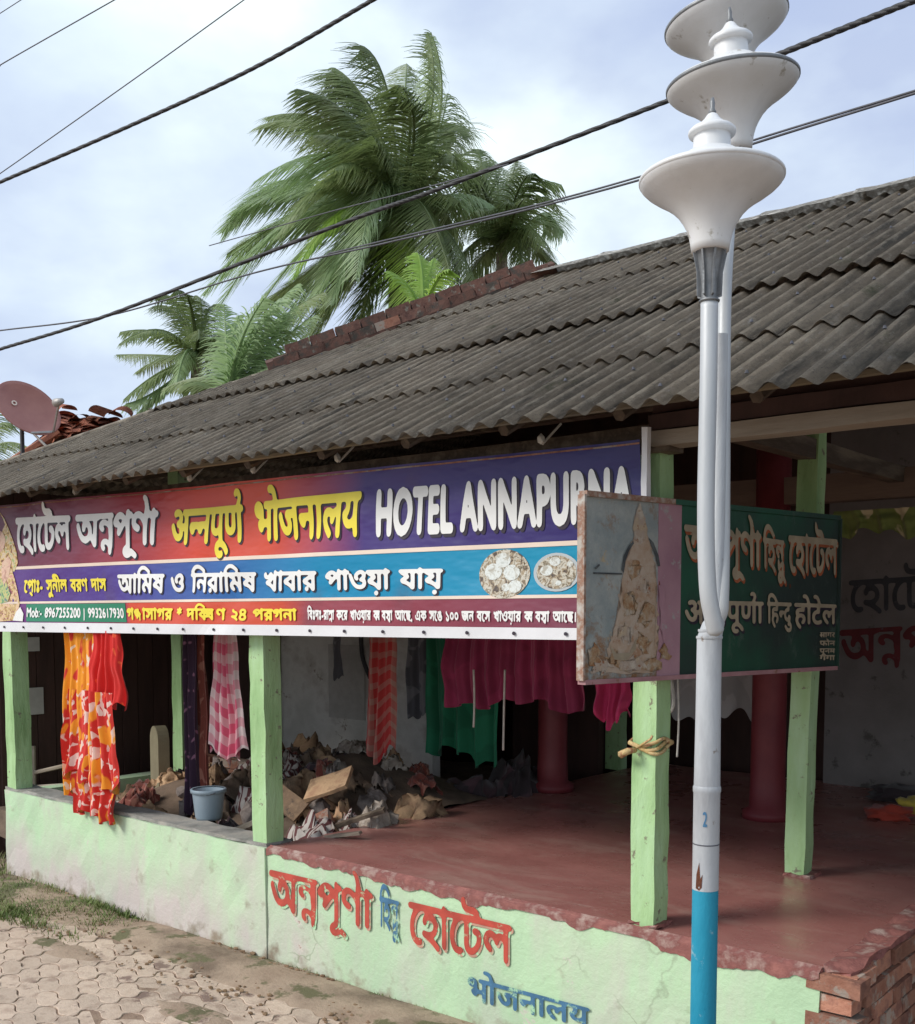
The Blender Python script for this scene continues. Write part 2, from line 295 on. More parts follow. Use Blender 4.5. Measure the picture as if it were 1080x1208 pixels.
def signpaint():
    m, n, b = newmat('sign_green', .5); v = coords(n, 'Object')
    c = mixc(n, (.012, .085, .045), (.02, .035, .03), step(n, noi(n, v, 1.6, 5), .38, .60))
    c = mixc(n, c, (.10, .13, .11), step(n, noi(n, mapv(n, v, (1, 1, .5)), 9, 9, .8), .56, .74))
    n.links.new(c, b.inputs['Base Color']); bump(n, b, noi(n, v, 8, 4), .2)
    m, n, b = newmat('sign_faded', .65); v = coords(n, 'Object')
    c = mixc(n, (.36, .38, .36), (.25, .29, .29), step(n, noi(n, v, 6, 7, .65), .4, .6))
    s = n.nodes.new('ShaderNodeSeparateXYZ'); n.links.new(v, s.inputs[0])
    lowz = step(n, s.outputs[2], .40, -.05); a = n.nodes.new('ShaderNodeMath'); a.operation = 'MULTIPLY_ADD'; a.inputs[1].default_value = .19
    n.links.new(lowz, a.inputs[0]); n.links.new(noi(n, v, 9, 9, .72, .3), a.inputs[2])
    c = mixc(n, c, (.24, .11, .035), step(n, a.outputs[0], .55, .72)); c = mixc(n, c, (.42, .34, .22), step(n, noi(n, v, 14, 8, .7), .60, .68))
    n.links.new(c, b.inputs['Base Color']); bump(n, b, noi(n, v, 30, 8, .7), .5)
    m, n, b = newmat('sign_figure', .65); v = coords(n, 'Object')
    c = mixc(n, (.46, .37, .29), (.38, .25, .16), step(n, noi(n, v, 10, 8, .75), .42, .64)); c = mixc(n, c, (.30, .14, .06), step(n, noi(n, v, 15, 8, .8), .54, .68))
    n.links.new(c, b.inputs['Base Color'])
signpaint()
mat('sign_mauve', [(.42, .24, .28), (.33, .17, .22)], 4, .6, .2, 40, rnd=False, spots=((.36, .34, .33), 13, .6))
mat('sign_figure2', [(.46, .36, .24), (.38, .30, .24), (.50, .44, .36)], 16, .7, .4, 60, spots=((.25, .10, .04), 20, .58))
mat('sign_rust', [(.27, .13, .055), (.36, .24, .14), (.42, .36, .29)], 24, .85, .6, 60)
mat('sign_ink', [(.03, .035, .04), (.10, .11, .11)], 14, .7, 0)
# ---------------------------------------------------------------- object helpers
def place(o, parent, origin=None):
    COL.objects.link(o)
    if parent is not None: o.parent = parent
ORG = {}
def obj(name, src, m=None, parent=None, smooth=False, kind=None, label=None, org=None):
    """src: bmesh in world coordinates; the mesh is moved into its parent's frame"""
    if isinstance(src, bmesh.types.BMesh):
        me = bpy.data.meshes.new(name); src.to_mesh(me); src.free()
    else: me = src
    base = ORG.get(parent.name, Vector((0, 0, 0))) if parent is not None else Vector(org or (0, 0, 0))
    if base.length: me.transform(Matrix.Translation(-base))
    for q in (m if isinstance(m, (list, tuple)) else [m]):
        if q: me.materials.append(MATS[q])
    if smooth: me.shade_smooth()
    o = bpy.data.objects.new(name, me); place(o, parent)
    if parent is None: o.location = base
    ORG[o.name] = base
    if kind: o['kind'] = kind
    if label: o['label'] = label
    return o
def tag(o, label, cat, group=None):
    o['label'] = label; o['category'] = cat
    if group: o['group'] = group
    return o
def thing(name, label, cat, loc=(0, 0, 0), group=None):
    o = bpy.data.objects.new(name, None); o.location = loc; COL.objects.link(o); o.empty_display_size = .1
    ORG[o.name] = Vector(loc); return tag(o, label, cat, group)
def bbox(bm, a, b, seg=(1, 1, 1), jit=0, bev=0, M=None):
    """axis-aligned box from corner a to b, optionally cut into segments and roughened"""
    a = Vector(a); b = Vector(b); nx, ny, nz_ = seg; vd = {}
    t = bmesh.new()
    def V(i, j, k):
        if (i, j, k) not in vd:
            p = Vector((a.x + (b.x - a.x) * i / nx, a.y + (b.y - a.y) * j / ny, a.z + (b.z - a.z) * k / nz_))
            if jit: p += Vector([random.uniform(-jit, jit) for _ in range(3)])
            vd[i, j, k] = t.verts.new(p)
        return vd[i, j, k]
    for i in range(nx):
        for j in range(ny):
            t.faces.new([V(i, j, 0), V(i, j + 1, 0), V(i + 1, j + 1, 0), V(i + 1, j, 0)]); t.faces.new([V(i, j, nz_), V(i + 1, j, nz_), V(i + 1, j + 1, nz_), V(i, j + 1, nz_)])
    for i in range(nx):
        for k in range(nz_):
            t.faces.new([V(i, 0, k), V(i + 1, 0, k), V(i + 1, 0, k + 1), V(i, 0, k + 1)]); t.faces.new([V(i, ny, k), V(i, ny, k + 1), V(i + 1, ny, k + 1), V(i + 1, ny, k)])
    for j in range(ny):
        for k in range(nz_):
            t.faces.new([V(0, j, k), V(0, j, k + 1), V(0, j + 1, k + 1), V(0, j + 1, k)]); t.faces.new([V(nx, j, k), V(nx, j + 1, k), V(nx, j + 1, k + 1), V(nx, j, k + 1)])
    if bev:
        es = [e for e in t.edges if len(e.link_faces) == 2 and e.calc_face_angle(0) > 1.0]
        bmesh.ops.bevel(t, geom=es, offset=bev, segments=1, affect='EDGES')
    if M is not None: t.transform(M)
    me = bpy.data.meshes.new('t'); t.to_mesh(me); t.free(); bm.from_mesh(me); bpy.data.meshes.remove(me)
    return bm
def box(a, b, **k): return bbox(bmesh.new(), a, b, **k)
def tube(bm, pts, r, n=8, cap=True):
    pts = [Vector(p) for p in pts]; rs = r if isinstance(r, (list, tuple)) else [r] * len(pts)
    rings = []; u = None
    for i, p in enumerate(pts):
        d = (pts[min(i + 1, len(pts) - 1)] - pts[max(i - 1, 0)]).normalized()
        if u is None: u = d.orthogonal().normalized()
        u = (u - d * u.dot(d)).normalized(); v = d.cross(u)
        rings.append([bm.verts.new(p + (u * math.cos(2 * math.pi * k / n) + v * math.sin(2 * math.pi * k / n)) * rs[i]) for k in range(n)])
    for a, b in zip(rings, rings[1:]):
        for k in range(n): bm.faces.new([a[k], a[(k + 1) % n], b[(k + 1) % n], b[k]])
    if cap: bm.faces.new(rings[0][::-1]); bm.faces.new(rings[-1])
    return bm
def lathe(bm, prof, c, n=32, caps=True):
    rings = [[bm.verts.new(Vector(c) + Vector((r * math.cos(2 * math.pi * k / n), r * math.sin(2 * math.pi * k / n), z))) for k in range(n)] for r, z in prof]
    for a, b in zip(rings, rings[1:]):
        for k in range(n): bm.faces.new([a[k], a[(k + 1) % n], b[(k + 1) % n], b[k]])
    if caps: bm.faces.new(rings[0][::-1]); bm.faces.new(rings[-1])
    return bm
def blob(c, s, seed, rough=.25, sub=2, flat=0, sp=1.6):
    bm = bmesh.new(); bmesh.ops.create_icosphere(bm, subdivisions=sub, radius=1)
    for v in bm.verts:
        k = 1 + rough * noise.noise(v.co * sp + Vector((seed * 7.3, seed * 3.1, 0)))
        p = v.co * k
        if flat: p.z = max(p.z, -flat)
        v.co = Vector(c) + Vector((p.x * s[0], p.y * s[1], p.z * s[2]))
    return bm
# ---------------------------------------------------------------- lettering: glyph outlines -> raster -> clean mesh
_G = {}
def glyph(ch):
    if ch in _G: return _G[ch]
    c = bpy.data.curves.new('g', 'FONT'); c.body = ch + 'I'; c.resolution_u = 4; c.fill_mode = 'NONE'
    o = bpy.data.objects.new('g', c); COL.objects.link(o)
    dg = bpy.context.evaluated_depsgraph_get(); me = bpy.data.meshes.new_from_object(o.evaluated_get(dg))
    v = np.array([p.co[:2] for p in me.vertices]); es = {(min(e.vertices), max(e.vertices)) for e in me.edges}
    cs, s = [], 0
    for i in range(len(v)):
        if i + 1 == len(v) or (i, i + 1) not in es: cs.append(v[s:i + 1]); s = i + 1
    bpy.data.objects.remove(o); bpy.data.curves.remove(c); bpy.data.meshes.remove(me)
    _G[ch] = (cs[:-1], cs[-1][:, 0].min() if cs else 0); return _G[ch]
_I0 = None
def adv(ch):
    global _I0
    if _I0 is None: _I0 = glyph('')[1] if False else .0
    return glyph(ch)[1] - IOFF
def compose(spec):
    """spec: list of str (drawn in visual order) or tuples (chars, dx, dy, sx, sy, advance, clip(x0,y0,x1,y1)) or ('poly', pts)"""
    x = 0; out = []
    for e in spec:
        if isinstance(e, str):
            for ch in e:
                if ch == ' ': x += .38; continue
                cs, a = glyph(ch); out.append(([c + [x, 0] for c in cs], None)); x += a - IOFF
        elif e[0] == 'poly': out.append(([np.array(e[1], float) + [x, 0]], None))
        else:
            ch, dx, dy, sx, sy, ad, clip = e; cs, a = glyph(ch)
            out.append(([c * [sx, sy] + [x + dx, dy] for c in cs], clip and (x + dx + clip[0] * sx, dy + clip[1] * sy, x + dx + clip[2] * sx, dy + clip[3] * sy)))
            x += (a - IOFF) if ad is None else ad
    return out
def text_cells(spec, Rz=40, bold=.42, shear=0):
    parts = compose(spec); allp = np.vstack([c for cs, _ in parts for c in cs])
    lo = allp.min(0) - .15; hi = allp.max(0) + .15
    W, H = int((hi[0] - lo[0]) * Rz) + 1, int((hi[1] - lo[1]) * Rz) + 1; S = 3
    acc = np.zeros((H * S, W * S), bool)
    for cs, clip in parts:
        D = np.zeros((H * S, W * S + 1))
        for c in cs:
            p = (c - lo) * Rz * S; q = np.roll(p, -1, 0)
            for (x0, y0), (x1, y1) in zip(p, q):
                if y0 == y1: continue
                s = 1 if y1 > y0 else -1
                if s < 0: x0, y0, x1, y1 = x1, y1, x0, y0
                r = np.arange(math.ceil(y0 - .5), math.ceil(y1 - .5))
                if len(r) == 0: continue
                xc = x0 + (r + .5 - y0) * (x1 - x0) / (y1 - y0); np.add.at(D, (r, np.clip(np.ceil(xc - .5).astype(int), 0, W * S)), s)
        m = np.abs(np.cumsum(D, 1)[:, :-1]) > .5
        if clip:
            yy = (np.arange(H * S) + .5) / (Rz * S) + lo[1]; xx = (np.arange(W * S) + .5) / (Rz * S) + lo[0]
            m &= (xx[None] > clip[0]) & (xx[None] < clip[2]) & (yy[:, None] > clip[1]) & (yy[:, None] < clip[3])
        acc |= m
    f = acc.reshape(H, S, W, S).mean((1, 3)); k = np.array([.06, .24, .4, .24, .06])
    for ax in (0, 1): f = np.apply_along_axis(lambda r: np.convolve(r, k, 'same'), ax, f)
    return f, lo, Rz
def text_polys(spec, Rz=40, bold=.42):
    """iso-contour of the blurred raster at level `bold` (lower = bolder) as polygons in em units"""
    f, lo, Rz = text_cells(spec, Rz); H, W = f.shape; b = bold; polys = []
    ins = f > b; cell = ins[:-1, :-1].astype(int) + ins[:-1, 1:] + ins[1:, 1:] + ins[1:, :-1]
    def P(x, y): return ((x + .5) / Rz + lo[0], (y + .5) / Rz + lo[1])
    for y in range(H - 1):
        row = cell[y]; x = 0
        while x < W - 1:
            if row[x] == 0: x += 1; continue
            if row[x] == 4:
                s = x
                while x < W - 1 and row[x] == 4 and x - s < 10: x += 1
                polys.append([P(s, y), P(x, y), P(x, y + 1), P(s, y + 1)]); continue
            cn = [(x, y), (x + 1, y), (x + 1, y + 1), (x, y + 1)]; pl = []
            for i in range(4):
                (ax, ay), (bx, by) = cn[i], cn[(i + 1) % 4]; fa, fb = f[ay, ax], f[by, bx]
                if fa > b: pl.append(P(ax, ay))
                if (fa > b) != (fb > b):
                    t = (b - fa) / (fb - fa); pl.append(P(ax + (bx - ax) * t, ay + (by - ay) * t))
            if len(pl) > 2: polys.append(pl)
            x += 1
    return polys
def lettering(name, spec, quad, mapf, m, parent, Rz=36, bold=.40, off=.004, top=.62, label=None, box_x=None, grow=None):
    """quad = plane coordinates ((uL,vbase),(uR,vbase),(uR,vtop),(uL,vtop)); mapf(u,v,off) -> world point"""
    polys = text_polys(spec, Rz, bold)
    if box_x is None:
        xs = [p[0] for q in polys for p in q]; box_x = (min(xs), max(xs))
    x0, x1 = box_x; vd = {}; vs_ = []; fs = []
    (a, b, c, d) = [np.array(q, float) for q in quad]
    for q in polys:
        idx = []
        for p in q:
            k = (round(p[0], 4), round(p[1], 4))
            if k not in vd:
                s = (p[0] - x0) / (x1 - x0); t = p[1] / top
                uv = (a * (1 - s) + b * s) * (1 - t) + (d * (1 - s) + c * s) * t
                vd[k] = len(vs_); vs_.append(tuple(mapf(uv[0], uv[1], off)))
            if vd[k] not in idx: idx.append(vd[k])
        if len(idx) > 2: fs.append(idx)
    me = bpy.data.meshes.new(name); me.from_pydata(vs_, [], fs)
    return obj(name, me, m, parent, label=label), box_x
# spacing of the trailing I that measures each advance
IOFF = 0.0
_c = glyph('II'); IOFF = 0.0
_i = glyph('I'); _first = min(c[:, 0].min() for c in _i[0]); _G.clear(); IOFF = _first
# Bengali and Devanagari conjuncts put together from their letters
REPH = ('poly', [(-.13, .64), (-.05, .64), (-.16, .92), (-.27, .97), (-.27, .92), (-.20, .87)])
DREPH = ('poly', [(-.20, .64), (-.13, .64), (-.05, .78), (-.10, .90), (-.22, .92), (-.30, .84), (-.24, .82), (-.20, .86), (-.13, .84), (-.11, .78)])
def bNN(): return [('ন', 0, .23, 1, .63, 0, None), ('ন', .10, -.17, .80, .66, None, (-.1, -.2, 2, .545)), ('poly', [(-.15, -.05), (-.06, -.05), (-.06, .62), (-.15, .62)])]
def bND(): return [('ন', 0, .25, .95, .60, 0, None), ('দ', .12, -.10, .80, .60, None, (-.1, -.2, 2, .54))]
def dN(): return [('न', 0, 0, 1, 1, adv('न') - .22, (-.1, -.1, adv('न') - .20, .7))]
ANNA_B = lambda: ['অ'] + bNN() + ['পূণ', REPH, 'া']
HOTEL_B = lambda: ['েহােটল']
HINDU_B = lambda: ['িহ'] + bND() + ['ু']
ANNA_D = lambda last='': ['अ'] + dN() + ['नपूण', DREPH, last]
HINDU_D = lambda: ['िह'] + dN() + ['दु']
# ---------------------------------------------------------------- setting
gp = bmesh.new(); bmesh.ops.create_grid(gp, x_segments=90, y_segments=90, size=30)
for v in gp.verts:
    v.co.z = .03 * noise.noise(v.co * .5) - .03 if abs(v.co.x + 5) + abs(v.co.y - 4) > 9 else -.012
for (x, y) in ((-600, -600),): pass
obj('ground', gp, 'soil', kind='structure')
fb = bmesh.new(); bmesh.ops.create_grid(fb, x_segments=4, y_segments=4, size=900)
for v in fb.verts: v.co.z = -.12
obj('far_ground', fb, 'soil', kind='structure')
# footpath bed and its interlocking pavers
YP = 3.82
bed = obj('footpath', box((-12, -6, -.05), (3, YP, .016)), 'bed_sand', kind='structure')
def paver_mesh():
    a, b, amp, g = .215, .125, .021, .004; pts = []
    S = lambda t: amp * math.sin(2 * math.pi * t)
    n = 8
    for i in range(n): t = i / n; pts.append((a * t, S(t)))
    for i in range(n): t = i / n; pts.append((a + S(t) * 1.0, b * t))
    for i in range(n): t = 1 - i / n; pts.append((a * t, b + S(t)))
    for i in range(n): t = 1 - i / n; pts.append((S(t) * 1.0, b * t))
    c = (a / 2, b / 2); bm = bmesh.new()
    lo_ = [bm.verts.new((c[0] + (x - c[0]) * .972 - c[0], c[1] + (y - c[1]) * .957 - c[1], 0)) for x, y in pts]
    hi_ = [bm.verts.new((v.co.x, v.co.y, .022)) for v in lo_]
    tp = [bm.verts.new((v.co.x * .965, v.co.y * .95, .0245)) for v in lo_]
    k = len(pts)
    for i in range(k):
        j = (i + 1) % k; bm.faces.new([lo_[i], lo_[j], hi_[j], hi_[i]]); bm.faces.new([hi_[i], hi_[j], tp[j], tp[i]])
    bm.faces.new(tp)
    me = bpy.data.meshes.new('paver'); bm.to_mesh(me); bm.free(); me.materials.append(MATS['paver_stone']); return me
PM = paver_mesh(); cnt = 0
rest = bmesh.new(); cand = []
for i in range(-6, 70):
    for j in range(40):
        x = -9.4 + i * .215; y = YP - .09 - j * .125
        if x > -1.5 or y < -1: continue
        p = Vector((x, y, 0)); d = (p - CAM); z = d.dot(FW)
        u = PX + F * d.dot(RT) / z if z > .5 else 9e3; v_ = PY - F * d.dot(UP) / z if z > .5 else 9e3
        s = max(0, -u) + max(0, v_ - 1208) + max(0, u - 1080)
        cand.append((s, x, y))
cand.sort()
for k, (s, x, y) in enumerate(cand[:290]):
    o = bpy.data.objects.new('paver', PM); COL.objects.link(o); o.parent = bed
    o.location = (x + random.uniform(-.003, .003), y + random.uniform(-.003, .003), random.uniform(-.004, .005) - (.008 * max(0, noise.noise(Vector((x, y, 1)) * 1.3))))
    o.rotation_euler = (random.uniform(-.02, .02), random.uniform(-.02, .02), random.uniform(-.012, .012))
for s, x, y in cand[290:]:
    t = PM.copy(); t.transform(Matrix.Translation((x, y, random.uniform(-.004, .004)))); rest.from_mesh(t); bpy.data.meshes.remove(t)
obj('paving_beyond', rest, 'paver_stone', bed, kind='stuff')
# dust that has drifted over the pavers near the wall
def drift(name, cx, cy, rx, ry, h, seed, m='soil'):
    bm = bmesh.new(); n, k = 40, 10; rings = []
    for i in range(k + 1):
        q = i / k; ring = []
        for j in range(n):
            a = 2 * math.pi * j / n; r = 1 + .35 * noise.noise(Vector((math.cos(a) * 1.6, math.sin(a) * 1.6, seed)))
            x, y = cx + rx * r * q * math.cos(a), cy + ry * r * q * math.sin(a)
            z = h * (1 - q * q) + .012 * noise.noise(Vector((x * 6, y * 6, seed))) * (1 - q) - .004 * (q > .95)
            ring.append(bm.verts.new((x, y, z + .016 if q < .95 else .002)))
        rings.append(ring)
    for A, B in zip(rings[1:], rings[2:]):
        for j in range(n): bm.faces.new([A[j], A[(j + 1) % n], B[(j + 1) % n], B[j]])
    c = bm.verts.new((cx, cy, h + .016))
    for j in range(n): bm.faces.new([c, rings[1][j], rings[1][(j + 1) % n]])
    c.co.z = sum(v.co.z for v in rings[1]) / n; bmesh.ops.recalc_face_normals(bm, faces=bm.faces[:])
    bmesh.ops.delete(bm, geom=rings[0], context='VERTS')
    return obj(name, bm, m, smooth=True, kind='stuff')
drift('drifted_soil', -5.3, 4.0, 1.9, .26, .030, 1.2); drift('drifted_soil', -3.4, 3.98, 1.3, .30, .035, 4.4); drift('drifted_soil', -7.6, 3.98, 1.2, .32, .04, 7.7)
drift('drifted_soil', -6.3, 3.5, .45, .12, .018, 2.9); drift('drifted_soil', -4.6, 3.35, .5, .13, .018, 9.1)
# ---------------------------------------------------------------- the restaurant
YF = 4.23; ZT = .72; XL, XR = onY(9, 985, YF).x, -1.66
rest_ = thing('restaurant_building', 'open-fronted eating house with mint green posts, red floor and a grey corrugated hipped roof', 'building', (-5, 6, 0))
B = rest_
XS = onY(316, 1080, YF).x                                                       # left end of the red floor
obj('plinth_wall', box((XS, YF, -.05), (XR, YF + .16, ZT - .03), seg=(30, 1, 5), jit=.004), 'mint_wall_paint', B)
obj('plinth_wall', box((XS, YF + .16, -.05), (XS + .12, 8.9, ZT - .05), seg=(1, 12, 2), jit=.004), 'plaster_grey', B)
fl = bmesh.new(); bbox(fl, (XS, YF + .012, ZT - .06), (XR, 8.9, ZT), seg=(24, 24, 1), jit=0)
for v in fl.verts:
    if v.co.z > ZT - .01: v.co.z += .008 * noise.noise(v.co * 2)
    if v.co.y < YF + .02: v.co.y += .014 * noise.noise(v.co * 6) ; v.co.z -= .006 * random.random()
obj('red_floor', fl, 'red_oxide_floor', B)
ed = bmesh.new(); n = 220
for i in range(n):                                               # worn red lip along the top of the plinth
    x0 = XS + (XR - XS) * i / n; x1 = XS + (XR - XS) * (i + 1) / n
    f = lambda x: max(.004, .020 + .055 * noise.noise(Vector((x * 2.1, 0, 2))) + .03 * noise.noise(Vector((x * 9, 0, 5))) + .012 * noise.noise(Vector((x * 31, 0, 5))) + (.012 if x > -2.4 else 0))
    vs4 = [ed.verts.new((x0, YF - .007, ZT - .03 - f(x0))), ed.verts.new((x1, YF - .007, ZT - .03 - f(x1))), ed.verts.new((x1, YF - .007, ZT - .012)), ed.verts.new((x0, YF - .007, ZT - .012)),
           ed.verts.new((x1, YF + .03, ZT + .007)), ed.verts.new((x0, YF + .03, ZT + .007))]
    ed.faces.new([vs4[0], vs4[1], vs4[2], vs4[3]]); ed.faces.new([vs4[3], vs4[2], vs4[4], vs4[5]])
obj('floor_edge', ed, 'red_edge', B)
obj('parapet_wall', box((XL, YF - .012, -.05), (XS - .002, YF + .20, ZT - .012), seg=(26, 1, 5), jit=.005), 'mint_wall_paint', B)
obj('parapet_cap', box((XL - .01, YF + .004, ZT - .012), (XS - .004, YF + .205, ZT + .012), seg=(30, 1, 1), jit=.006), 'cement_cap', B)
obj('parapet_wall', box((XL - .16, YF + .2, -.05), (XL, 8.9, ZT - .05), seg=(1, 8, 2), jit=.005), 'mint_wall_paint', B)
# brick courses laid bare at the right end of the plinth
proto_b = {}
def brick_mesh(kind, sx=.222, sy=.105, sz=.07):
    bm = box((-sx / 2, -sy / 2, -sz / 2), (sx / 2, sy / 2, sz / 2), seg=(2, 1, 1), jit=.003, bev=.005)
    me = bpy.data.meshes.new('brick'); bm.to_mesh(me); bm.free(); me.materials.append(MATS[kind]); return me
BM_ = [brick_mesh('brick_red') for _ in range(4)]; BD_ = [brick_mesh('brick_dark') for _ in range(4)]
def brick(me, loc, rz=0, parent=None, name='brick', sc3=None, rx=0, ry=0):
    o = bpy.data.objects.new(name, me); COL.objects.link(o); o.parent = parent; o.location = Vector(loc) - ORG[parent.name]; o.rotation_euler = (rx, ry, rz)
    if sc3: o.scale = sc3
    return o
obj('plinth_mortar', box((XR, YF + .20, -.05), (XR + .085, 8.8, ZT - .012), seg=(1, 40, 6), jit=.008), 'mortar', B)
for c in range(9):
    z = ZT - .05 - c * .082
    for k in range(16):
        y = YF + .14 + k * .236 + (.118 if c % 2 else 0)
        if c < 1 and random.random() < .15: continue
        brick(random.choice(BM_), (XR + .075 + random.uniform(-.012, .018), y + random.uniform(-.008, .008), z + random.uniform(-.004, .004)), R(90) + random.uniform(-.04, .04), B)
    if c < 9:                                                    # returns at the broken front corner
        brick(random.choice(BM_), (XR + .02 + (.0 if c % 2 else .03) + random.uniform(-.012, .012), YF + .056 + random.uniform(-.012, .006), z), random.uniform(-.06, .06), B)
obj('plinth_mortar', box((XR - .005, YF + .035, -.05), (XR + .10, YF + .21, ZT - .02), seg=(3, 3, 8), jit=.010), 'mortar', B)
tops = bmesh.new()
for k in range(5): pass
obj('rubble_capping', box((XR - .01, YF + .03, ZT - .018), (XR + .12, 8.7, ZT + .010), seg=(2, 40, 1), jit=.012), 'red_edge', B)
tops.free()
# posts
def post(x, y, wd, z0, z1, lean=0):
    bm = box((x - wd / 2, y, z0), (x + wd / 2, y + wd, z1), seg=(1, 1, 16), jit=.0045, bev=.006)
    for v in bm.verts: v.co.x += lean * (v.co.z - z0)
    return obj('post', bm, 'post_paint', B)
def base_xy(px, py): p = onZ(px, py, ZT); return p
P0 = onY(11, 860, YF); P1 = onY(304, 880, YF); P2 = base_xy(760, 1092); P3 = base_xy(941, 1035)
print('posts', P0, P1, P2, P3)
posts = [post(P0.x, YF + .01, .14, ZT, 3.0, -.012), post(P1.x, YF + .01, .135, ZT, 3.0, -.012), post(P2.x, YF + .05, .125, ZT, 3.0), post(P3.x - .02, P3.y, .112, ZT, 3.45, .012)]
post(-8.05, P3.y, .14, .45, 3.45); post(P1.x, 8.3, .14, ZT, 3.6)
# mortar toe at the foot of each floor post
for p in (P2, P3): obj('post_footing', box((p.x - .075, (YF + .045 if p is P2 else p.y - .012), ZT), (p.x + .078, (YF + .19 if p is P2 else p.y + .14), ZT + .018), seg=(4, 4, 1), jit=.006), 'red_edge', B)
# round maroon pillars further in
for px, py in ((652, 932), (905, 965)):
    p = onZ(px, py, ZT); bm = lathe(bmesh.new(), [(.17, 0), (.17, .05), (.125, .08), (.118, .3), (.115, 1.6), (.118, 2.6)], (p.x, p.y, ZT), 28)
    obj('pillar', bm, 'maroon_paint', B, smooth=True); PIL = p
YB = PIL.y
print('pillar', PIL)
# beams
b1 = onY(790, 520, YF); b2 = onY(1080, 503, YF)
bm = box((P0.x - .2, YF + .0, 2.88), (b1.x, YF + .13, 3.0), seg=(12, 1, 1), jit=.006); obj('beam', bm, 'old_wood', B)
bm = box((b1.x - .08, YF - .02, b1.z - .02), (1.4, YF + .10, b1.z + .045), seg=(12, 1, 1), jit=.004); obj('beam', bm, 'pale_wood', B)
bm = box((P3.x - .05, YF + .1, 2.98), (P3.x + .05, 8.8, 3.08), seg=(1, 8, 1), jit=.005); obj('beam', bm, 'old_wood', B)
for k_, (z_, h_) in enumerate(((.05, .075), (.135, .05))):
    bm = box((b1.x - .1, YF - .01 + .05 * k_, b1.z + z_), (1.4, YF + .05 + .05 * k_, b1.z + z_ + h_), seg=(12, 1, 1), jit=.007); obj('fascia_board', bm, 'dark_boards', B)
i1 = onY(1000, 580, YB)
bm = box((-6.2, YB - .06, i1.z - .06), (1.4, YB + .08, i1.z + .12), seg=(12, 1, 1), jit=.004); obj('beam', bm, 'inner_wood', B)
obj('beam', box((-9.0, YF + 1.4, 3.36), (1.6, YF + 1.5, 3.46), seg=(14, 1, 1), jit=.006), 'old_wood', B)
# walls inside
YW = 8.8
dl = onY(974, 800, YW)
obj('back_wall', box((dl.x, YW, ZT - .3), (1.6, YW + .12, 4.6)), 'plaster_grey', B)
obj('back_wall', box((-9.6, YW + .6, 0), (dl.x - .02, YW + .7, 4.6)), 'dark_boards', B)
obj('inner_wall', box((-8.4, 7.12, .1), (-6.35, 7.22, 3.3), seg=(8, 1, 6), jit=.004), 'plaster_white', B)
lw = -9.15
for i in range(26):                                              # dark plank lining of the left bay
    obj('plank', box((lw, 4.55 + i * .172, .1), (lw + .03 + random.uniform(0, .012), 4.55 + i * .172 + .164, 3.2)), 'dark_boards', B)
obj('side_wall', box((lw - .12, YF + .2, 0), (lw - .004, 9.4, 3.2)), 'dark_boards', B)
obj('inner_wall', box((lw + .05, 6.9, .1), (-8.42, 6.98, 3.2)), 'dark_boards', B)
obj('inner_wall', box((-6.28, 8.2, .1), (-5.3, 8.28, 3.2)), 'dark_boards', B)
obj('side_wall', box((1.5, 8.9, 0), (1.6, YF + 1.0, 3.2)), 'plaster_grey', B)
obj('inner_ground', box((-9.1, YF + .21, .2), (XS - .01, 9.3, .44), seg=(14, 14, 1), jit=.02), 'heap_soil', B)
# roof: corrugated sheets, each its own piece, lapped row over row
YE, ZE, SL = 3.75, 2.978, .506; YRg = 8.0
c0 = onY(640, 309, YRg); XRg = c0.x; HX = 4.25 * 1.0
XE0 = XRg - (YRg - YE) * .93; PIT, AMP = .122, .018; XE1 = 1.9
nrm = Vector((0, -SL, 1)).normalized(); sl_dir = Vector((0, 1, SL)).normalized()
def hipx(y): return XE0 + (XRg - XE0) * (y - YE) / (YRg - YE)
rows = [YE, 4.53, 5.50, 6.95, YRg]
def sheet(x0, y0, y1, ncor, shift, lift, lean, clip=True):
    bm = bmesh.new(); S = 8; nx = ncor * S + 3; ny = 5; g = []
    for j in range(ny + 1):
        r = []
        for i in range(nx + 1):
            x = x0 + i * PIT / S; y = y0 + (y1 - y0) * j / ny + shift + lean * (x - x0)
            h = AMP * math.cos(2 * math.pi * x / PIT) + lift * (1 - j / ny) + .004 * noise.noise(Vector((x * 3, y * 3, 0)))
            r.append(Vector((x, y, ZE + SL * (y - YE))) + nrm * h)
        g.append([bm.verts.new(p) for p in r])
    for j in range(ny):
        for i in range(nx): bm.faces.new([g[j][i], g[j][i + 1], g[j + 1][i + 1], g[j + 1][i]])
    geom = bm.faces[:]; ex = bmesh.ops.solidify(bm, geom=geom, thickness=.011)
    if clip:
        no = Vector((-(YRg - YE), (XRg - XE0), 0)).normalized()   # keep the side right of the hip
        bmesh.ops.bisect_plane(bm, geom=bm.verts[:] + bm.edges[:] + bm.faces[:], plane_co=(XE0, YE, 0), plane_no=no, clear_outer=True)
    return bm
for r in range(4):
    y0, y1 = rows[r], rows[r + 1] + (.13 if r < 3 else 0); ncor = 8; wdt = ncor * PIT; k = 0
    x = XE0 - .4 + (.3 * r) % wdt
    x = math.floor(x / PIT) * PIT
    while x < XE1:
        if x + wdt > hipx(y0) - .1:
            bm = sheet(x, y0, y1, ncor, random.uniform(-.02, .02) + (.05 if random.random() < .15 else 0), (.034 if r == 2 else .018) + (.003 if k % 2 else 0), random.uniform(-.008, .008))
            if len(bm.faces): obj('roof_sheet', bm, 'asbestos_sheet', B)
            else: bm.free()
        x += wdt; k += 1
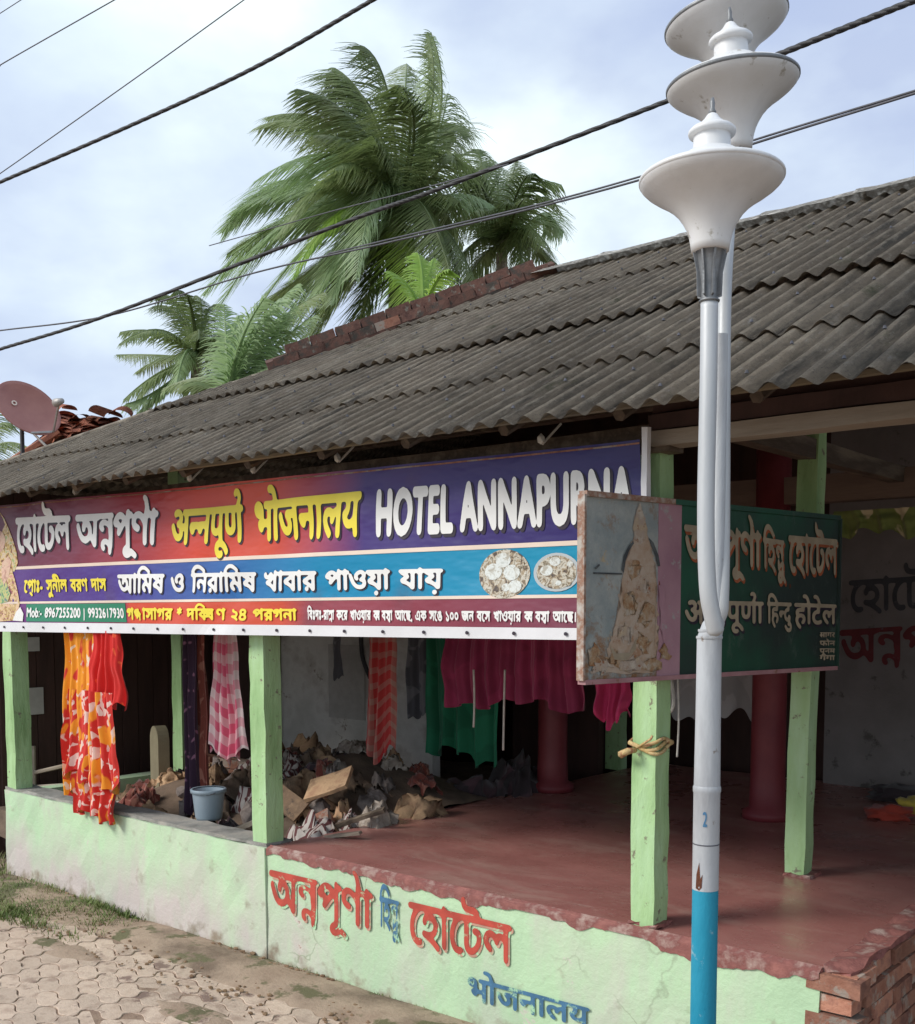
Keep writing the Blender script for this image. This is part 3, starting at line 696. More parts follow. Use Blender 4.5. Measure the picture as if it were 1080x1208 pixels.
# the other slopes, in larger pieces
def slope(pts, name):
    """corrugated slope through eave-left, eave-right, ridge-right, ridge-left"""
    a, b, c, d = [Vector(p) for p in pts]; bm = bmesh.new(); n = int((b - a).length / PIT * 4); nrm_ = (b - a).cross(d - a).normalized(); g = []
    for j in range(2):
        g.append([bm.verts.new((a.lerp(b, i / n)).lerp(d.lerp(c, i / n), j) + nrm_ * AMP * math.cos(i * math.pi / 2)) for i in range(n + 1)])
    for i in range(n): bm.faces.new([g[0][i], g[0][i + 1], g[1][i + 1], g[1][i]])
    obj(name, bm, 'asbestos_sheet', B)
ZR = ZE + SL * (YRg - YE)
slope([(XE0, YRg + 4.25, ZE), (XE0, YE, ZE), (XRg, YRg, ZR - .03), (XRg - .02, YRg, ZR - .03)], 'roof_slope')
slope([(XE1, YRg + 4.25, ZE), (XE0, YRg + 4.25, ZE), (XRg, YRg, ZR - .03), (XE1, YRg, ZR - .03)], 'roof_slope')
bt = bmesh.new()                                                # fixing bolts with washers on the crests
for r_ in range(4):
    for fy in (.12, .62):
        y = rows[r_] + (rows[r_ + 1] - rows[r_]) * fy
        for k in range(-90, 20):
            if k % 3: continue
            x = k * PIT
            if x < hipx(y) + .1 or x > XE1: continue
            bmesh.ops.create_cone(bt, segments=6, radius1=.009, radius2=.004, depth=.012, cap_ends=True, matrix=Matrix.Translation(Vector((x, y, ZE + SL * (y - YE))) + nrm * (AMP + .038 * (1 - fy) + .004)))
obj('roof_bolts', bt, 'wire_grey', B, kind='stuff')
# ridge capping and brick hip coping
for i in range(11):
    x0 = XRg - .05 + i * .72
    if x0 > XE1: break
    bm = bmesh.new(); prev = None; n = 10
    for q in range(n + 1):
        t = q / n; yy = YRg - .15 + .3 * t; zz = ZR + .05 + .03 * math.sin(math.pi * t) - .05 * abs(2 * t - 1) + .004 * random.random()
        row = [bm.verts.new((x0 + .75 * s / 6, yy - .01 * (s % 2) * (q == 0), zz + (0.012 if s == 0 else 0) + .006 * noise.noise(Vector((x0 + s, yy * 4, 3))))) for s in range(7)]
        if prev:
            for s in range(6): bm.faces.new([prev[s], prev[s + 1], row[s + 1], row[s]])
        prev = row
    bmesh.ops.solidify(bm, geom=bm.faces[:], thickness=.02); obj('ridge_cap', bm, 'white_mortar', B)
hd = Vector((XRg - XE0, YRg - YE, ZR - ZE)); hl = hd.length; hu = hd.normalized(); pitch_h = -math.asin(hu.z); az = math.atan2(hu.y, hu.x)
s0 = min((q for q in [i * .01 * hl for i in range(100)]), key=lambda q: abs((lambda d: PX + F * d.dot(RT) / d.dot(FW))(Vector((XE0, YE, ZE)) + hu * q - CAM) - 326)); nb = int((hl - s0 + .15) / .235)
for layer in range(2):
    for k in range(nb - (1 if layer else 0)):
        s = s0 + .12 + k * .235 + layer * .1
        p = Vector((XE0, YE, ZE)) + hu * s + Vector((0, 0, .055 + .085 * layer))
        brick(random.choice(BD_ if random.random() < .93 else BM_), p + Vector((0, 0, random.uniform(-.006, .006))), az + random.uniform(-.03, .03), B, 'coping_brick', sc3=(1.0, 1.5 - .4 * layer, 1.1), ry=pitch_h)
bm = bmesh.new(); q0 = Vector((XE0, YE, ZE)) + hu * (s0 - .05); q1 = Vector((XRg, YRg, ZR)) + hu * .12
tube(bm, [q0 + Vector((0, 0, .03)), q1 + Vector((0, 0, .03))], .085, 6); obj('hip_mortar', bm, 'brick_dark', B)
bm = bmesh.new(); tube(bm, [Vector((XE0, YE, ZE + .02)), q0 + Vector((0, 0, .0))], .035, 8); obj('hip_roll', bm, 'asbestos_sheet', B)
# rafters, battens and eave bamboo
for i in range(17):
    x = -9.3 + i * .62; y1 = YRg if x > XRg else YE + (x - XE0) * (YRg - YE) / (XRg - XE0) - .1
    bm = bmesh.new(); a = Vector((x, YE + .22, ZE - .08 + SL * .22)); b = Vector((x, y1, ZE - .075 + SL * (y1 - YE))); tube(bm, [a, b], .03, 6)
    obj('rafter', bm, 'old_wood', B)
for y in (3.95, 4.6, 5.6, 7.0):
    x0 = hipx(y) + .25; bm = bmesh.new(); z = ZE - .035 + SL * (y - YE) - .002
    tube(bm, [(x0 + (XE1 - x0) * k / 8, y, z + random.uniform(-.004, .004)) for k in range(9)], .018, 6); obj('batten', bm, 'bamboo', B)
# painted wall lettering
wq = lambda pts, Y: [(onY(x, y, Y).x, onY(x, y, Y).z) for x, y in pts]
mapw = lambda Y: (lambda u, v, o: (u, Y - o, v))
def wall_word(spec, bl, br, tr, tl, m, Y, bold, parent, name='lettering', top=.62, shadow=None, Rz=36):
    if shadow: lettering(name, spec, [(x + .01, z - .012) for x, z in wq([bl, br, tr, tl], Y)], mapw(Y), shadow, parent, Rz, .22, .0055, top)
    return lettering(name, spec, wq([bl, br, tr, tl], Y), mapw(Y), m, parent, Rz, bold, .008, top)
wall_word(ANNA_B(), (319, 1071), (441, 1095), (441, 1055), (319, 1027), 'paint_red', YF - .002, .26, B, shadow='paint_red_soft')
wall_word(HINDU_B(), (449, 1092), (473, 1098), (474, 1065), (449, 1058), 'paint_blue', YF - .002, .26, B)
wall_word(HOTEL_B(), (483, 1110), (605, 1137), (605, 1093), (483, 1064), 'paint_red', YF - .002, .26, B, shadow='paint_red_soft')
wall_word(['भोजनालय'], (553, 1178), (697, 1212), (697, 1190), (553, 1152), 'paint_blue', YF - .002, .24, B)
wall_word(HOTEL_B(), (1002, 722), (1128, 716), (1128, 678), (1002, 686), 'paint_dim_black', YW, .26, B)
wall_word(ANNA_B(), (991, 784), (1150, 768), (1150, 735), (991, 745), 'paint_dim_red', YW, .24, B)
# ---------------------------------------------------------------- hanging banner
YN = 4.13
BN = thing('shop_banner', 'long printed shop banner in red, blue and maroon hung under the eave', 'banner', (-5.4, YN, 2.0))
bx1 = onY(757, 519, YN).x; bx0 = onY(-12, 600, YN).x
def wav(u, v): return .006 * math.sin(u * 11 + 5 * noise.noise(Vector((u, v * 2, 1)))) * max(0, (v - 2.55)) * 2.4 + .028 * noise.noise(Vector((u * .9 + v * 1.5, v * 1.2, 4))) + .006 * math.sin((u * .6 - v) * 16) * max(0, noise.noise(Vector((u * .8, v, 8)))) * 2 + .010 * math.sin(u * 2.3 + v * 3) + .008 * noise.noise(Vector((u * 1.7, v * 4, 0))) + .006 * math.sin((u + v * 1.5) * 9) * max(0, (v - 2.4))
def bmap(u, v, o): return (u, YN + wav(u, v) - o, v)
ys = {}
def lineZ(p, q, x): a = onY(*p, YN); b = onY(*q, YN); t = (x - a.x) / (b.x - a.x); return a.z + (b.z - a.z) * t
top_ = lambda x: lineZ((0, 597), (755, 519), x); d1_ = lambda x: lineZ((22, 670), (687, 640), x); d2_ = lambda x: lineZ((22, 711), (687, 703), x); st_ = lambda x: lineZ((0, 734), (687, 741), x); bo_ = lambda x: lineZ((0, 745), (687, 755), x)
def strip(f0, f1, x0, x1, off, nu=90, nv=8):
    bm = bmesh.new(); g = [[bm.verts.new(bmap(x0 + (x1 - x0) * i / nu, f0(x0 + (x1 - x0) * i / nu) * (1 - j / nv) + f1(x0 + (x1 - x0) * i / nu) * j / nv, off)) for i in range(nu + 1)] for j in range(nv + 1)]
    for j in range(nv):
        for i in range(nu): bm.faces.new([g[j][i], g[j][i + 1], g[j + 1][i + 1], g[j + 1][i]])
    return bm
def bu(px): return onY(px, 660, YN).x
LX = bu(0); RX = bu(757); fr = lambda px: (bu(px) - LX) / (RX - LX)
lx, rx_ = LX - BN.location.x, RX - BN.location.x
bandmat('band_top', [(0, (.13, .03, .07)), (fr(90), (.20, .035, .07)), (fr(170), (.36, .035, .045)), (fr(230), (.62, .06, .03)), (fr(315), (.60, .07, .03)), (fr(365), (.38, .05, .07)), (fr(430), (.05, .025, .17)), (1, (.018, .012, .12))], lx, rx_)
bandmat('band_middle', [(0, (.10, .03, .20)), (fr(140), (.07, .04, .26)), (fr(270), (.02, .12, .36)), (fr(380), (.0, .22, .42)), (1, (.0, .26, .42))], lx, rx_)
bandmat('band_low', [(0, (.10, .03, .20)), (fr(146), (.30, .04, .10)), (fr(152), (.62, .07, .03)), (fr(330), (.58, .08, .04)), (fr(362), (.30, .05, .07)), (1, (.16, .035, .07))], lx, rx_)
obj('banner_sheet', strip(d1_, top_, bx0, bx1, 0), 'band_top', BN, smooth=True)
obj('banner_sheet', strip(d2_, d1_, bx0, bx1, 0, nv=3), 'band_middle', BN, smooth=True)
obj('banner_sheet', strip(st_, d2_, bx0, bx1, 0, nv=2), 'band_low', BN, smooth=True)
obj('banner_hem', strip(bo_, st_, bx0, bx1, .004, nv=1), 'white_tape', BN)
obj('printed_line', strip(lambda x: d1_(x) - .011, lambda x: d1_(x) + .011, bx0, bx1, .003, nv=1), 'ink_line', BN)
obj('printed_line', strip(lambda x: d2_(x) - .008, lambda x: d2_(x) + .008, bx0, bx1, .003, nv=1), 'ink_line', BN)
obj('printed_line', strip(lambda x: top_(x) - .020, lambda x: top_(x) - .012, bx0, bx1, .003, nv=1), 'brick_red', BN)
obj('printed_box', strip(lambda x: st_(x) + .008, lambda x: d2_(x) - .012, bu(30), bu(147), .003, nu=16, nv=1), 'ink_green', BN)
for k in range(20):                                              # nail heads along the hem
    u = bx0 + .2 + k * .295
    if u < bx1: bm = bmesh.new(); lathe(bm, [(.009, 0), (.009, .006)], (0, 0, 0), 8); bm.transform(Matrix.Translation(bmap(u, (st_(u) + bo_(u)) / 2, .008)) @ Matrix.Rotation(R(90), 4, 'X')); obj('nail', bm, 'ink_dark', BN)
def bword(spec, bl, br, tr, tl, m, bold=.34, sh=.16, top=.62, Rz=36, dx=.008):
    q = wq([bl, br, tr, tl], YN); bxx = None
    o, bxx = lettering('lettering', spec, q, bmap, m, BN, Rz, bold, .007, top)
    if sh: lettering('letter_shadow', spec, [(x + dx, z - dx) for x, z in q], bmap, 'ink_dark', BN, Rz, sh, .0035, top, box_x=bxx)
bword(HOTEL_B(), (20, 651), (88, 647), (88, 610), (20, 613), 'ink_white', .14, .06)
bword(ANNA_B(), (94, 645), (186, 641), (186, 604), (94, 610), 'ink_white', .14, .06)
bword(ANNA_D(), (202, 642), (286, 638), (286, 597), (202, 604), 'ink_yellow', .14, .06)
bword(['भोजनालय'], (299, 637), (428, 631), (428, 582), (299, 595), 'ink_yellow', .14, .06)
FAT = lambda w_: [e for ch in w_ for e in ((ch, 0, 0, 1, 1, 0, None), (ch, .018, 0, 1, 1, 0, None), (ch, .036, 0, 1, 1, adv(ch) + .045, None))]
bword(FAT('HOTEL'), (446, 631), (536, 626), (536, 570), (446, 577), 'ink_white', .10, .04, .73, dx=.012)
bword(FAT('ANNAPURNA'), (544, 625), (747, 611), (747, 548), (544, 568), 'ink_white', .10, .04, .73, dx=.012)
PRO = [('েপ', 0, 0, 1, 1, 0, None)] if False else ['েপ', ('poly', [(-.42, -.02), (-.36, -.06), (-.10, -.20), (-.08, -.13), (-.36, .02)]), 'াঃ- সুনীল বরণ দাস']
bword(PRO, (28, 699), (127, 697), (127, 683), (28, 685), 'ink_yellow', .22, 0, Rz=26)
bword(['আিমষ ও িনরািমষ খাবার পাওয়া যায়'], (141, 700), (525, 694), (525, 672), (141, 679), 'ink_white', .20, .08, Rz=30, dx=.005)
bword(['Mob:- 8967255200 | 9932617930'], (33, 728), (146, 729), (146, 717), (33, 716), 'ink_white', .28, 0, .73, Rz=22)
KSH = [('ক', 0, 0, .8, 1, adv('ক') * .62, None), ('ষ', 0, 0, .75, 1, None, None)]
NGA = [('ঙ', 0, .22, .8, .62, .12, None), ('গ', 0, -.06, .8, .66, None, None)]
bword(['গ'] + NGA + ['াসাগর * দ', 'ি'] + KSH + ['ণ ২৪ পরগনা'], (150, 731), (350, 732), (350, 719), (150, 718), 'ink_yellow', .24, 0, Rz=24)
BB = ['িবঃদঃ-রা'] + bNN() + ['া কের খাওয়ার ব', ('য', -.1, 0, .7, 1, None, None), 'বস', ('থ', -.45, -.12, .6, .5, 0, (-.1, -.2, 2, .55)), 'া আেছ, এক সেঙ ১০০ জন বেস খাওয়ার ব', ('য', -.1, 0, .7, 1, None, None), 'বস', ('থ', -.45, -.12, .6, .5, 0, (-.1, -.2, 2, .55)), 'া আেছ।']
bword(BB, (363, 731), (680, 734), (680, 722), (363, 720), 'ink_white', .26, 0, Rz=22)
def disc(cx, cz, rx, rz, off, m, n=28):
    bm = bmesh.new(); c = bm.verts.new(bmap(cx, cz, off)); r = [bm.verts.new(bmap(cx + rx * math.cos(2 * math.pi * k / n), cz + rz * math.sin(2 * math.pi * k / n), off)) for k in range(n)]
    for k in range(n): bm.faces.new([c, r[k], r[(k + 1) % n]])
    obj('printed_plate', bm, m, BN)
for (px, py, r1, r2) in ((595, 677, 30, 29), (656, 675, 28, 23)):
    p = onY(px, py, YN); ex = abs(onY(px + r1, py, YN).x - p.x); ez = abs(onY(px, py - r2, YN).z - p.z)
    disc(p.x, p.z, ex, ez, .004, 'plate_rim' if r2 < 25 else 'print_dish'); disc(p.x, p.z, ex * .86, ez * .86, .0055, 'print_dish')
    for (a, b, s, mm) in ((-.42, .1, .34, 0), (.3, .05, .32, 0), (-.05, .56, .3, 0), (.45, -.52, .26, 0), (-.3, -.5, .24, 1), (.1, -.55, .16, 2), (.6, .4, .18, 1)):
        if r2 < 25: s *= .8; mm = (mm + (1 if a > 0 else 0)) % 3
        disc(p.x + a * ex, p.z + b * ez, s * ex, s * ez, .007 + .0004 * (a + 1), ('print_rice', 'print_dish', 'print_rice')[mm], 16)
# partly cut-off printed ornament at the banner's left edge: plain layered petals
def bpoly(pts, m, off):
    bm = bmesh.new(); bm.faces.new([bm.verts.new(bmap(onY(x, y, YN).x, onY(x, y, YN).z, off)) for x, y in pts]); bmesh.ops.triangulate(bm, faces=bm.faces[:]); obj('printed_ornament', bm, m, BN)
bpoly([(-9, 676), (-9, 600), (1, 602), (7, 612), (11, 624), (15, 636), (19, 650), (20, 664), (16, 674)], 'print_gold', .004)
bpoly([(-8, 734), (-8, 668), (6, 666), (13, 672), (17, 684), (21, 698), (24, 712), (22, 724), (16, 732)], 'print_skin', .0046)
bpoly([(-8, 650), (-8, 628), (-2, 624), (4, 628), (7, 636), (5, 646), (0, 652)], 'print_face', .0052)
bpoly([(-8, 690), (0, 682), (8, 688), (13, 700), (10, 710), (2, 712), (-8, 708)], 'print_green', .0054)
bpoly([(2, 664), (9, 656), (13, 662), (10, 680), (5, 690), (2, 680)], 'print_face', .0058)
bpoly([(16, 732), (20, 722), (25, 716), (29, 724), (28, 733)], 'ink_white', .006)
for px, py in ((90, 583), (225, 567), (300, 558), (400, 545), (640, 524)):  # tie knots
    p = onY(px, py, YN); bm = blob((p.x, p.y - .01, p.z + .01), (.022, .018, .026), px, .4, 1); bmesh.ops.translate(bm, verts=bm.verts, vec=(0, 0, .01))
    tube(bm, [p, (p.x + .05, YN + .08, p.z + .10)], .006, 5); obj('tie_knot', bm, 'rope_white', BN)
p = onY(761, 550, YN - .01); obj('end_batten', box((p.x - .012, YN - .02, 2.62), (p.x + .016, YN + .012, top_(p.x) + .05), seg=(1, 1, 6), jit=.002), 'white_tape', BN)
# ---------------------------------------------------------------- projecting sign board
SA = Vector((-2.48, 3.73, 0)); SB = Vector((-2.14, 5.62, 0))
def fit_t(px, A):  # point on ray column px at the sign's plane
    n_ = Vector(((SB - SA).y, -(SB - SA).x, 0)).normalized(); d = ray(px, 700); t = (SA - CAM).dot(n_) / d.dot(n_); return (CAM + d * t)
sn = Vector(((SB - SA).y, -(SB - SA).x, 0)).normalized()
if sn.dot(CAM - SA) < 0: sn = -sn
def onS(px, py): d = ray(px, py); return CAM + d * ((SA - CAM).dot(sn) / d.dot(sn))
su = (SB - SA).normalized(); uS = lambda p: (p - SA).dot(su)
def smap(u, v, o): q = SA + su * u + sn * o; return (q.x, q.y, v)
SG = thing('sign_board', 'green hand-painted sign board with a faded rusty picture panel at its left end', 'sign', (-2.3, 4.6, 1.9))
cs_ = [onS(690, 583), onS(990, 612), onS(990, 786), onS(690, 803)]; print('sign', cs_)
u0, u1 = uS(cs_[0]), uS(cs_[1]); zt = lambda u: cs_[0].z + (cs_[1].z - cs_[0].z) * (u - u0) / (u1 - u0); zb = lambda u: cs_[3].z + (cs_[2].z - cs_[3].z) * (u - u0) / (u1 - u0)
def panel(ua, ub, off, th, m, name, inset=0, fz=(0, 1)):
    bm = bmesh.new(); P = []
    for o in (off, off - th):
        for u, t in ((ua, 0), (ub, 0), (ub, 1), (ua, 1)):
            t = fz[0] if t == 0 else fz[1]; P.append(bm.verts.new(smap(u, zb(u) * (1 - t) + zt(u) * t, o)))
    for f in ((0, 1, 2, 3), (7, 6, 5, 4), (0, 4, 5, 1), (1, 5, 6, 2), (2, 6, 7, 3), (3, 7, 4, 0)): bm.faces.new([P[i] for i in f])
    bmesh.ops.recalc_face_normals(bm, faces=bm.faces); return obj(name, bm, m, SG)
um = uS(onS(803, 690)); uq = uS(onS(776, 690))
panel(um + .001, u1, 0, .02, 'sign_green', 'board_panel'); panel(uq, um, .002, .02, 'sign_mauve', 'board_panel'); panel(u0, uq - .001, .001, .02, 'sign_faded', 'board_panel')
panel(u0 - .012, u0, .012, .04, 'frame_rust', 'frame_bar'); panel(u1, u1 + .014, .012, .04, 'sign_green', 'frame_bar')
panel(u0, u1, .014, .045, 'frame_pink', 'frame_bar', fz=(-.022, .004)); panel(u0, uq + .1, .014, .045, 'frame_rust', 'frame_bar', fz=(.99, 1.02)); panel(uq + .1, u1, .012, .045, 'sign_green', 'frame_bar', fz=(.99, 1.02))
for uu in (.45, 1.45):
    bm = bmesh.new(); q = SA + su * uu; tube(bm, [(q.x, q.y, 2.3), (-2.5, q.y + .05, 2.3)], .014, 6); obj('bracket', bm, 'rust', SG)
def sword(spec, bl, br, tr, tl, m, bold, sh=None, Rz=34):
    q = [(uS(onS(x, y)), onS(x, y).z) for x, y in (bl, br, tr, tl)]
    o, bx = lettering('lettering', spec, q, smap, m, SG, Rz, bold, .0062, .62)
    if sh: lettering('letter_shadow', spec, [(u + .012, v - .012) for u, v in q], smap, sh, SG, Rz, bold - .06, .0035, .62, box_x=bx)
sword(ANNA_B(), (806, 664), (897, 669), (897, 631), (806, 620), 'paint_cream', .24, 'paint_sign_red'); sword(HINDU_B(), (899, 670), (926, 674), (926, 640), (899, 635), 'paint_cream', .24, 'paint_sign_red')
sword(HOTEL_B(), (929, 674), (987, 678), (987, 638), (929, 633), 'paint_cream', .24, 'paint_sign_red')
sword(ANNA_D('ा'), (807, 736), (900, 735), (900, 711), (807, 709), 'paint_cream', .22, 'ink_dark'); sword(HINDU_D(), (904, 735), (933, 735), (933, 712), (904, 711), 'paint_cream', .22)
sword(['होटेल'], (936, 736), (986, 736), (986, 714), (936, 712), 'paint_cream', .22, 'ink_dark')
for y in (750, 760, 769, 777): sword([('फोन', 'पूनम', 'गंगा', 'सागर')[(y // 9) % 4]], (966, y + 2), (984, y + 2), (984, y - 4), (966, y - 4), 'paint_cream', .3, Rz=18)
# faded robed figure silhouette on the left panel (flat paint)
def spoly(pts, m, off, name='painted_shape'):
    bm = bmesh.new(); bm.faces.new([bm.verts.new(smap(uS(onS(x, y)), onS(x, y).z, off)) for x, y in pts]); bmesh.ops.triangulate(bm, faces=bm.faces[:]); obj(name, bm, m, SG)
def ragged(pts, amp, seed):
    out = []
    for a, b in zip(pts, pts[1:] + pts[:1]):
        for q in range(6):
            x, y = a[0] + (b[0] - a[0]) * q / 6, a[1] + (b[1] - a[1]) * q / 6; out.append((x + amp * noise.noise(Vector((x * .21, y * .21, seed))), y + amp * noise.noise(Vector((x * .21, y * .21, seed + 9)))))
    return out
spoly(ragged([(712, 794), (716, 770), (722, 748), (730, 722), (731, 700), (735, 680), (737, 664), (743, 646), (748, 634), (755, 626), (763, 633), (768, 646), (772, 664), (774, 690), (773, 712), (776, 740), (773, 768), (769, 794)], 5, 1), 'sign_figure', .0035)
spoly(ragged([(746, 622), (749, 608), (754, 594), (760, 610), (763, 622), (762, 636), (755, 642), (748, 636)], 3, 2), 'sign_figure2', .0042)
for k_, (px, py, a_, b_) in enumerate(((748, 672, 7, 11), (760, 690, 6, 12), (744, 712, 9, 14), (762, 724, 7, 16), (738, 748, 9, 12), (757, 760, 8, 12), (726, 776, 10, 9), (708, 786, 12, 8), (700, 774, 7, 12), (768, 784, 12, 8), (745, 784, 14, 8), (783, 770, 5, 9))):
    spoly(ragged([(px + a_ * math.cos(t * .785), py + b_ * math.sin(t * .785)) for t in range(8)], 9, k_ + 3), ('sign_rust', 'sign_figure2', 'sign_rust')[k_ % 3], .0047 + .0002 * k_)
for pts in ([(732, 672), (735, 655), (740, 645), (746, 638), (747, 641), (741, 650), (737, 662), (735, 676)], [(764, 634), (770, 640), (776, 655), (778, 668), (775, 668), (772, 655), (767, 644)], [(699, 675), (733, 676), (733, 678), (699, 677)], [(700, 670), (706, 665), (707, 667), (702, 672)]): spoly(pts, 'sign_ink', .006)
spoly([(718, 760), (726, 771), (742, 770), (750, 752), (749, 766), (738, 779), (724, 778)], 'paint_cream', .0062)
spoly(ragged([(777, 690), (784, 692), (785, 764), (778, 738)], 4, 7), 'sign_mauve', .0045)
# ---------------------------------------------------------------- triple street lamp
lp = at(838, 700, 3.7); LXY = Vector((lp.x, lp.y, 0)); print('lamp', LXY)
LM = thing('street_lamp', 'tall street lamp with three white trumpet heads and a blue-painted foot', 'street lamp', LXY)
zof = lambda py: at(838, py, 3.7).z
def rad(px): return px * 3.7 / F / 2
bm = lathe(bmesh.new(), [(rad(31), 0), (rad(31), zof(1055))], LXY, 32, False); obj('pole_foot', bm, 'pole_blue', LM, smooth=True)
bm = lathe(bmesh.new(), [(rad(31.4), zof(1055)), (rad(31.4), zof(938)), (rad(33), zof(936)), (rad(33), zof(931)), (rad(31), zof(929))], LXY, 32, False); obj('pole_sleeve', bm, 'pole_paint', LM, smooth=True)
bm = lathe(bmesh.new(), [(rad(32), zof(1000)), (rad(32), zof(998.5))], LXY, 32, False); obj('pole_band', bm, 'wire_grey', LM, smooth=True)
bm = lathe(bmesh.new(), [(rad(31), zof(930)), (rad(29.5), zof(840)), (rad(29), zof(752)), (rad(26), zof(735)), (rad(17), zof(725)), (rad(16.5), zof(400))], LXY + RT * 0, 32, False)
for v in bm.verts:
    if v.co.z > zof(752): v.co += RT * rad(15) * min(1, (v.co.z - zof(752)) / .08)
obj('pole_shaft', bm, 'pole_paint', LM, smooth=True)
bm = blob((0, 0, 0), (1, 1, 1), 3, 0, 1); bm.free()
toC = Vector((-HF.x, -HF.y, 0))
for zz_, rr_ in ((752, 15.6), (744, 13.5)):
    q_ = LXY + Vector((0, 0, zof(zz_))); obj('weld_collar', lathe(bmesh.new(), [(rad(2 * rr_ - .5), -.004), (rad(2 * rr_), 0), (rad(2 * rr_ - .5), .005)], q_, 32, False), 'pole_paint', LM, smooth=True)
# rust patch at the blue paint line
bm = bmesh.new(); ring = []; rr = rad(31.4) + .0012
def pol(a, z, r=rr): q = LXY + (toC * math.cos(a) - RT * math.sin(a)) * r; return (q.x, q.y, z)
pts = [(1.0, 1052), (.95, 1035), (.8, 1042), (.72, 1020), (.62, 1040), (.45, 1034), (.5, 1050), (.7, 1054)]
bm.faces.new([bm.verts.new(pol(a, zof(y))) for a, y in pts]); bmesh.ops.triangulate(bm, faces=bm.faces[:]); obj('rust_patch', bm, 'rust', LM)
# painted number 2
me_ = text_polys(['2'], 30, .3); bm = bmesh.new()
for q in me_:
    try: bm.faces.new([bm.verts.new(pol(.20 - (x - .3) * .75 + .1, zof(976) + (y / .72) * (zof(958) - zof(976)), rad(31.4) + .0015)) for x, y in q])
    except ValueError: pass
obj('painted_number', bm, 'paint_blue', LM)
def lamp_head(c, s, roll=0, nod=0):
    """trumpet head: c = centre of the cup's lower rim, s = radius of the wide rim; the head and its bits are parts with sub-parts"""
    k = s / .245
    P = lambda bm: bm
    T = Matrix.Rotation(roll, 4, HF) @ Matrix.Rotation(nod, 4, RT)
    def L_(prof, n, caps=True):
        b_ = lathe(bmesh.new(), [(r * s, z * s) for r, z in prof], (0, 0, 0), n, caps); b_.transform(Matrix.Translation(c) @ T); return b_
    h = obj('lamp_shade', L_([(.262, 0), (.275, .10), (.30, .22), (.335, .32), (.39, .42), (.46, .52), (.56, .62), (.68, .71), (.81, .79), (.92, .87), (.98, .93), (1.0, .985), (.995, 1.02), (.95, 1.05), (.80, 1.10), (.6, 1.18), (.44, 1.27), (.36, 1.34)], 56), 'lamp_white', LM, smooth=True)
    obj('lamp_cap', L_([(.27, 1.33), (.26, 1.38), (.255, 1.56), (.25, 1.585), (.32, 1.595), (.33, 1.62), (.325, 1.65), (.29, 1.685), (.20, 1.73), (.12, 1.80), (.07, 1.87), (.04, 1.89)], 36), 'lamp_white', h, smooth=True)
    obj('finial', L_([(.035, 1.87), (.055, 1.91), (.03, 1.96), (.035, 2.03), (.02, 2.10)], 12), 'lamp_neck', h, smooth=True)
    obj('rim', L_([(.992, .96), (1.008, .972), (1.008, 1.005), (.994, 1.02)], 56, False), 'lamp_neck' if roll else 'lamp_white', h, smooth=True)
    nk = lathe(bmesh.new(), [(.035 * k, -.17 * k), (.036 * k, -.165 * k), (.030 * k, -.16 * k), (.032 * k, -.10 * k), (.042 * k, -.04 * k), (.050 * k, .0), (.056 * k, .004)], c, 24)
    n_ = obj('lamp_neck', nk, 'lamp_neck', LM, smooth=True)
    for q in range(8):
        a = q * math.pi / 4; fn = bmesh.new(); d = Vector((math.cos(a), math.sin(a), 0)); t = Vector((-d.y, d.x, 0)) * .003
        pr = [(.028 * k, -.155 * k), (.044 * k, -.15 * k), (.046 * k, -.07 * k), (.060 * k, -.004 * k), (.03 * k, -.004 * k)]
        A = [fn.verts.new(Vector(c) + d * r + Vector((0, 0, z)) + t) for r, z in pr]; C_ = [fn.verts.new(Vector(c) + d * r + Vector((0, 0, z)) - t) for r, z in pr]
        fn.faces.new(A); fn.faces.new(C_[::-1])
        for i in range(5): j = (i + 1) % 5; fn.faces.new([A[j], A[i], C_[i], C_[j]])
        obj('fin', fn, 'lamp_neck', n_)
h1 = at(838, 297, 3.55)
lamp_head(h1, 83.5 * 3.55 / F)
h2 = at(867, 179, 4.05); lamp_head(h2, 76 * 4.05 / F, R(-4), R(3))
h3 = at(864, 99, 4.35); lamp_head(h3, 71 * 4.35 / F, R(-7), 0)
# arms: slim tubes that leave the shaft at the collar and rise to the heads
def arm(c, foot_px, foot_t, k=1, m='galvanised', r=.0285, mids=None):
    bm = bmesh.new(); end = Vector(c) - Vector((0, 0, .165 * k)); f = at(*foot_px, foot_t)
    pts = [f]; 
    for px, py, t in (mids or []): pts.append(at(px, py, t))
    pts.append(end)
    out = []
    P = [pts[0]] + pts + [pts[-1]]
    for i in range(1, len(P) - 2):
        for q in range(8):
            t = q / 8; a, b, c_, d = P[i - 1], P[i], P[i + 1], P[i + 2]
            out.append(.5 * ((2 * b) + (c_ - a) * t + (2 * a - 5 * b + 4 * c_ - d) * t * t + (3 * b - a - 3 * c_ + d) * t ** 3))
    out.append(pts[-1]); rs = [r * min(1, .25 + .3 * i) for i in range(len(out))]
    tube(bm, out, rs, 16); obj('lamp_arm', bm, m, LM, smooth=True)
arm(h1, (846, 750), 3.60, 1, mids=[(841, 728, 3.585), (835, 690, 3.57), (833, 600, 3.56), (836, 450, 3.55)], r=.0285)
arm(h2, (851, 738), 3.70, .8, mids=[(853, 650, 3.70), (854, 420, 3.74), (856, 330, 3.82), (862, 240, 4.0)], r=.024)
arm(h3, (852, 735), 3.74, .8, mids=[(852, 640, 3.78), (851, 400, 3.82), (853, 250, 4.1), (853, 190, 4.3)], r=.02)
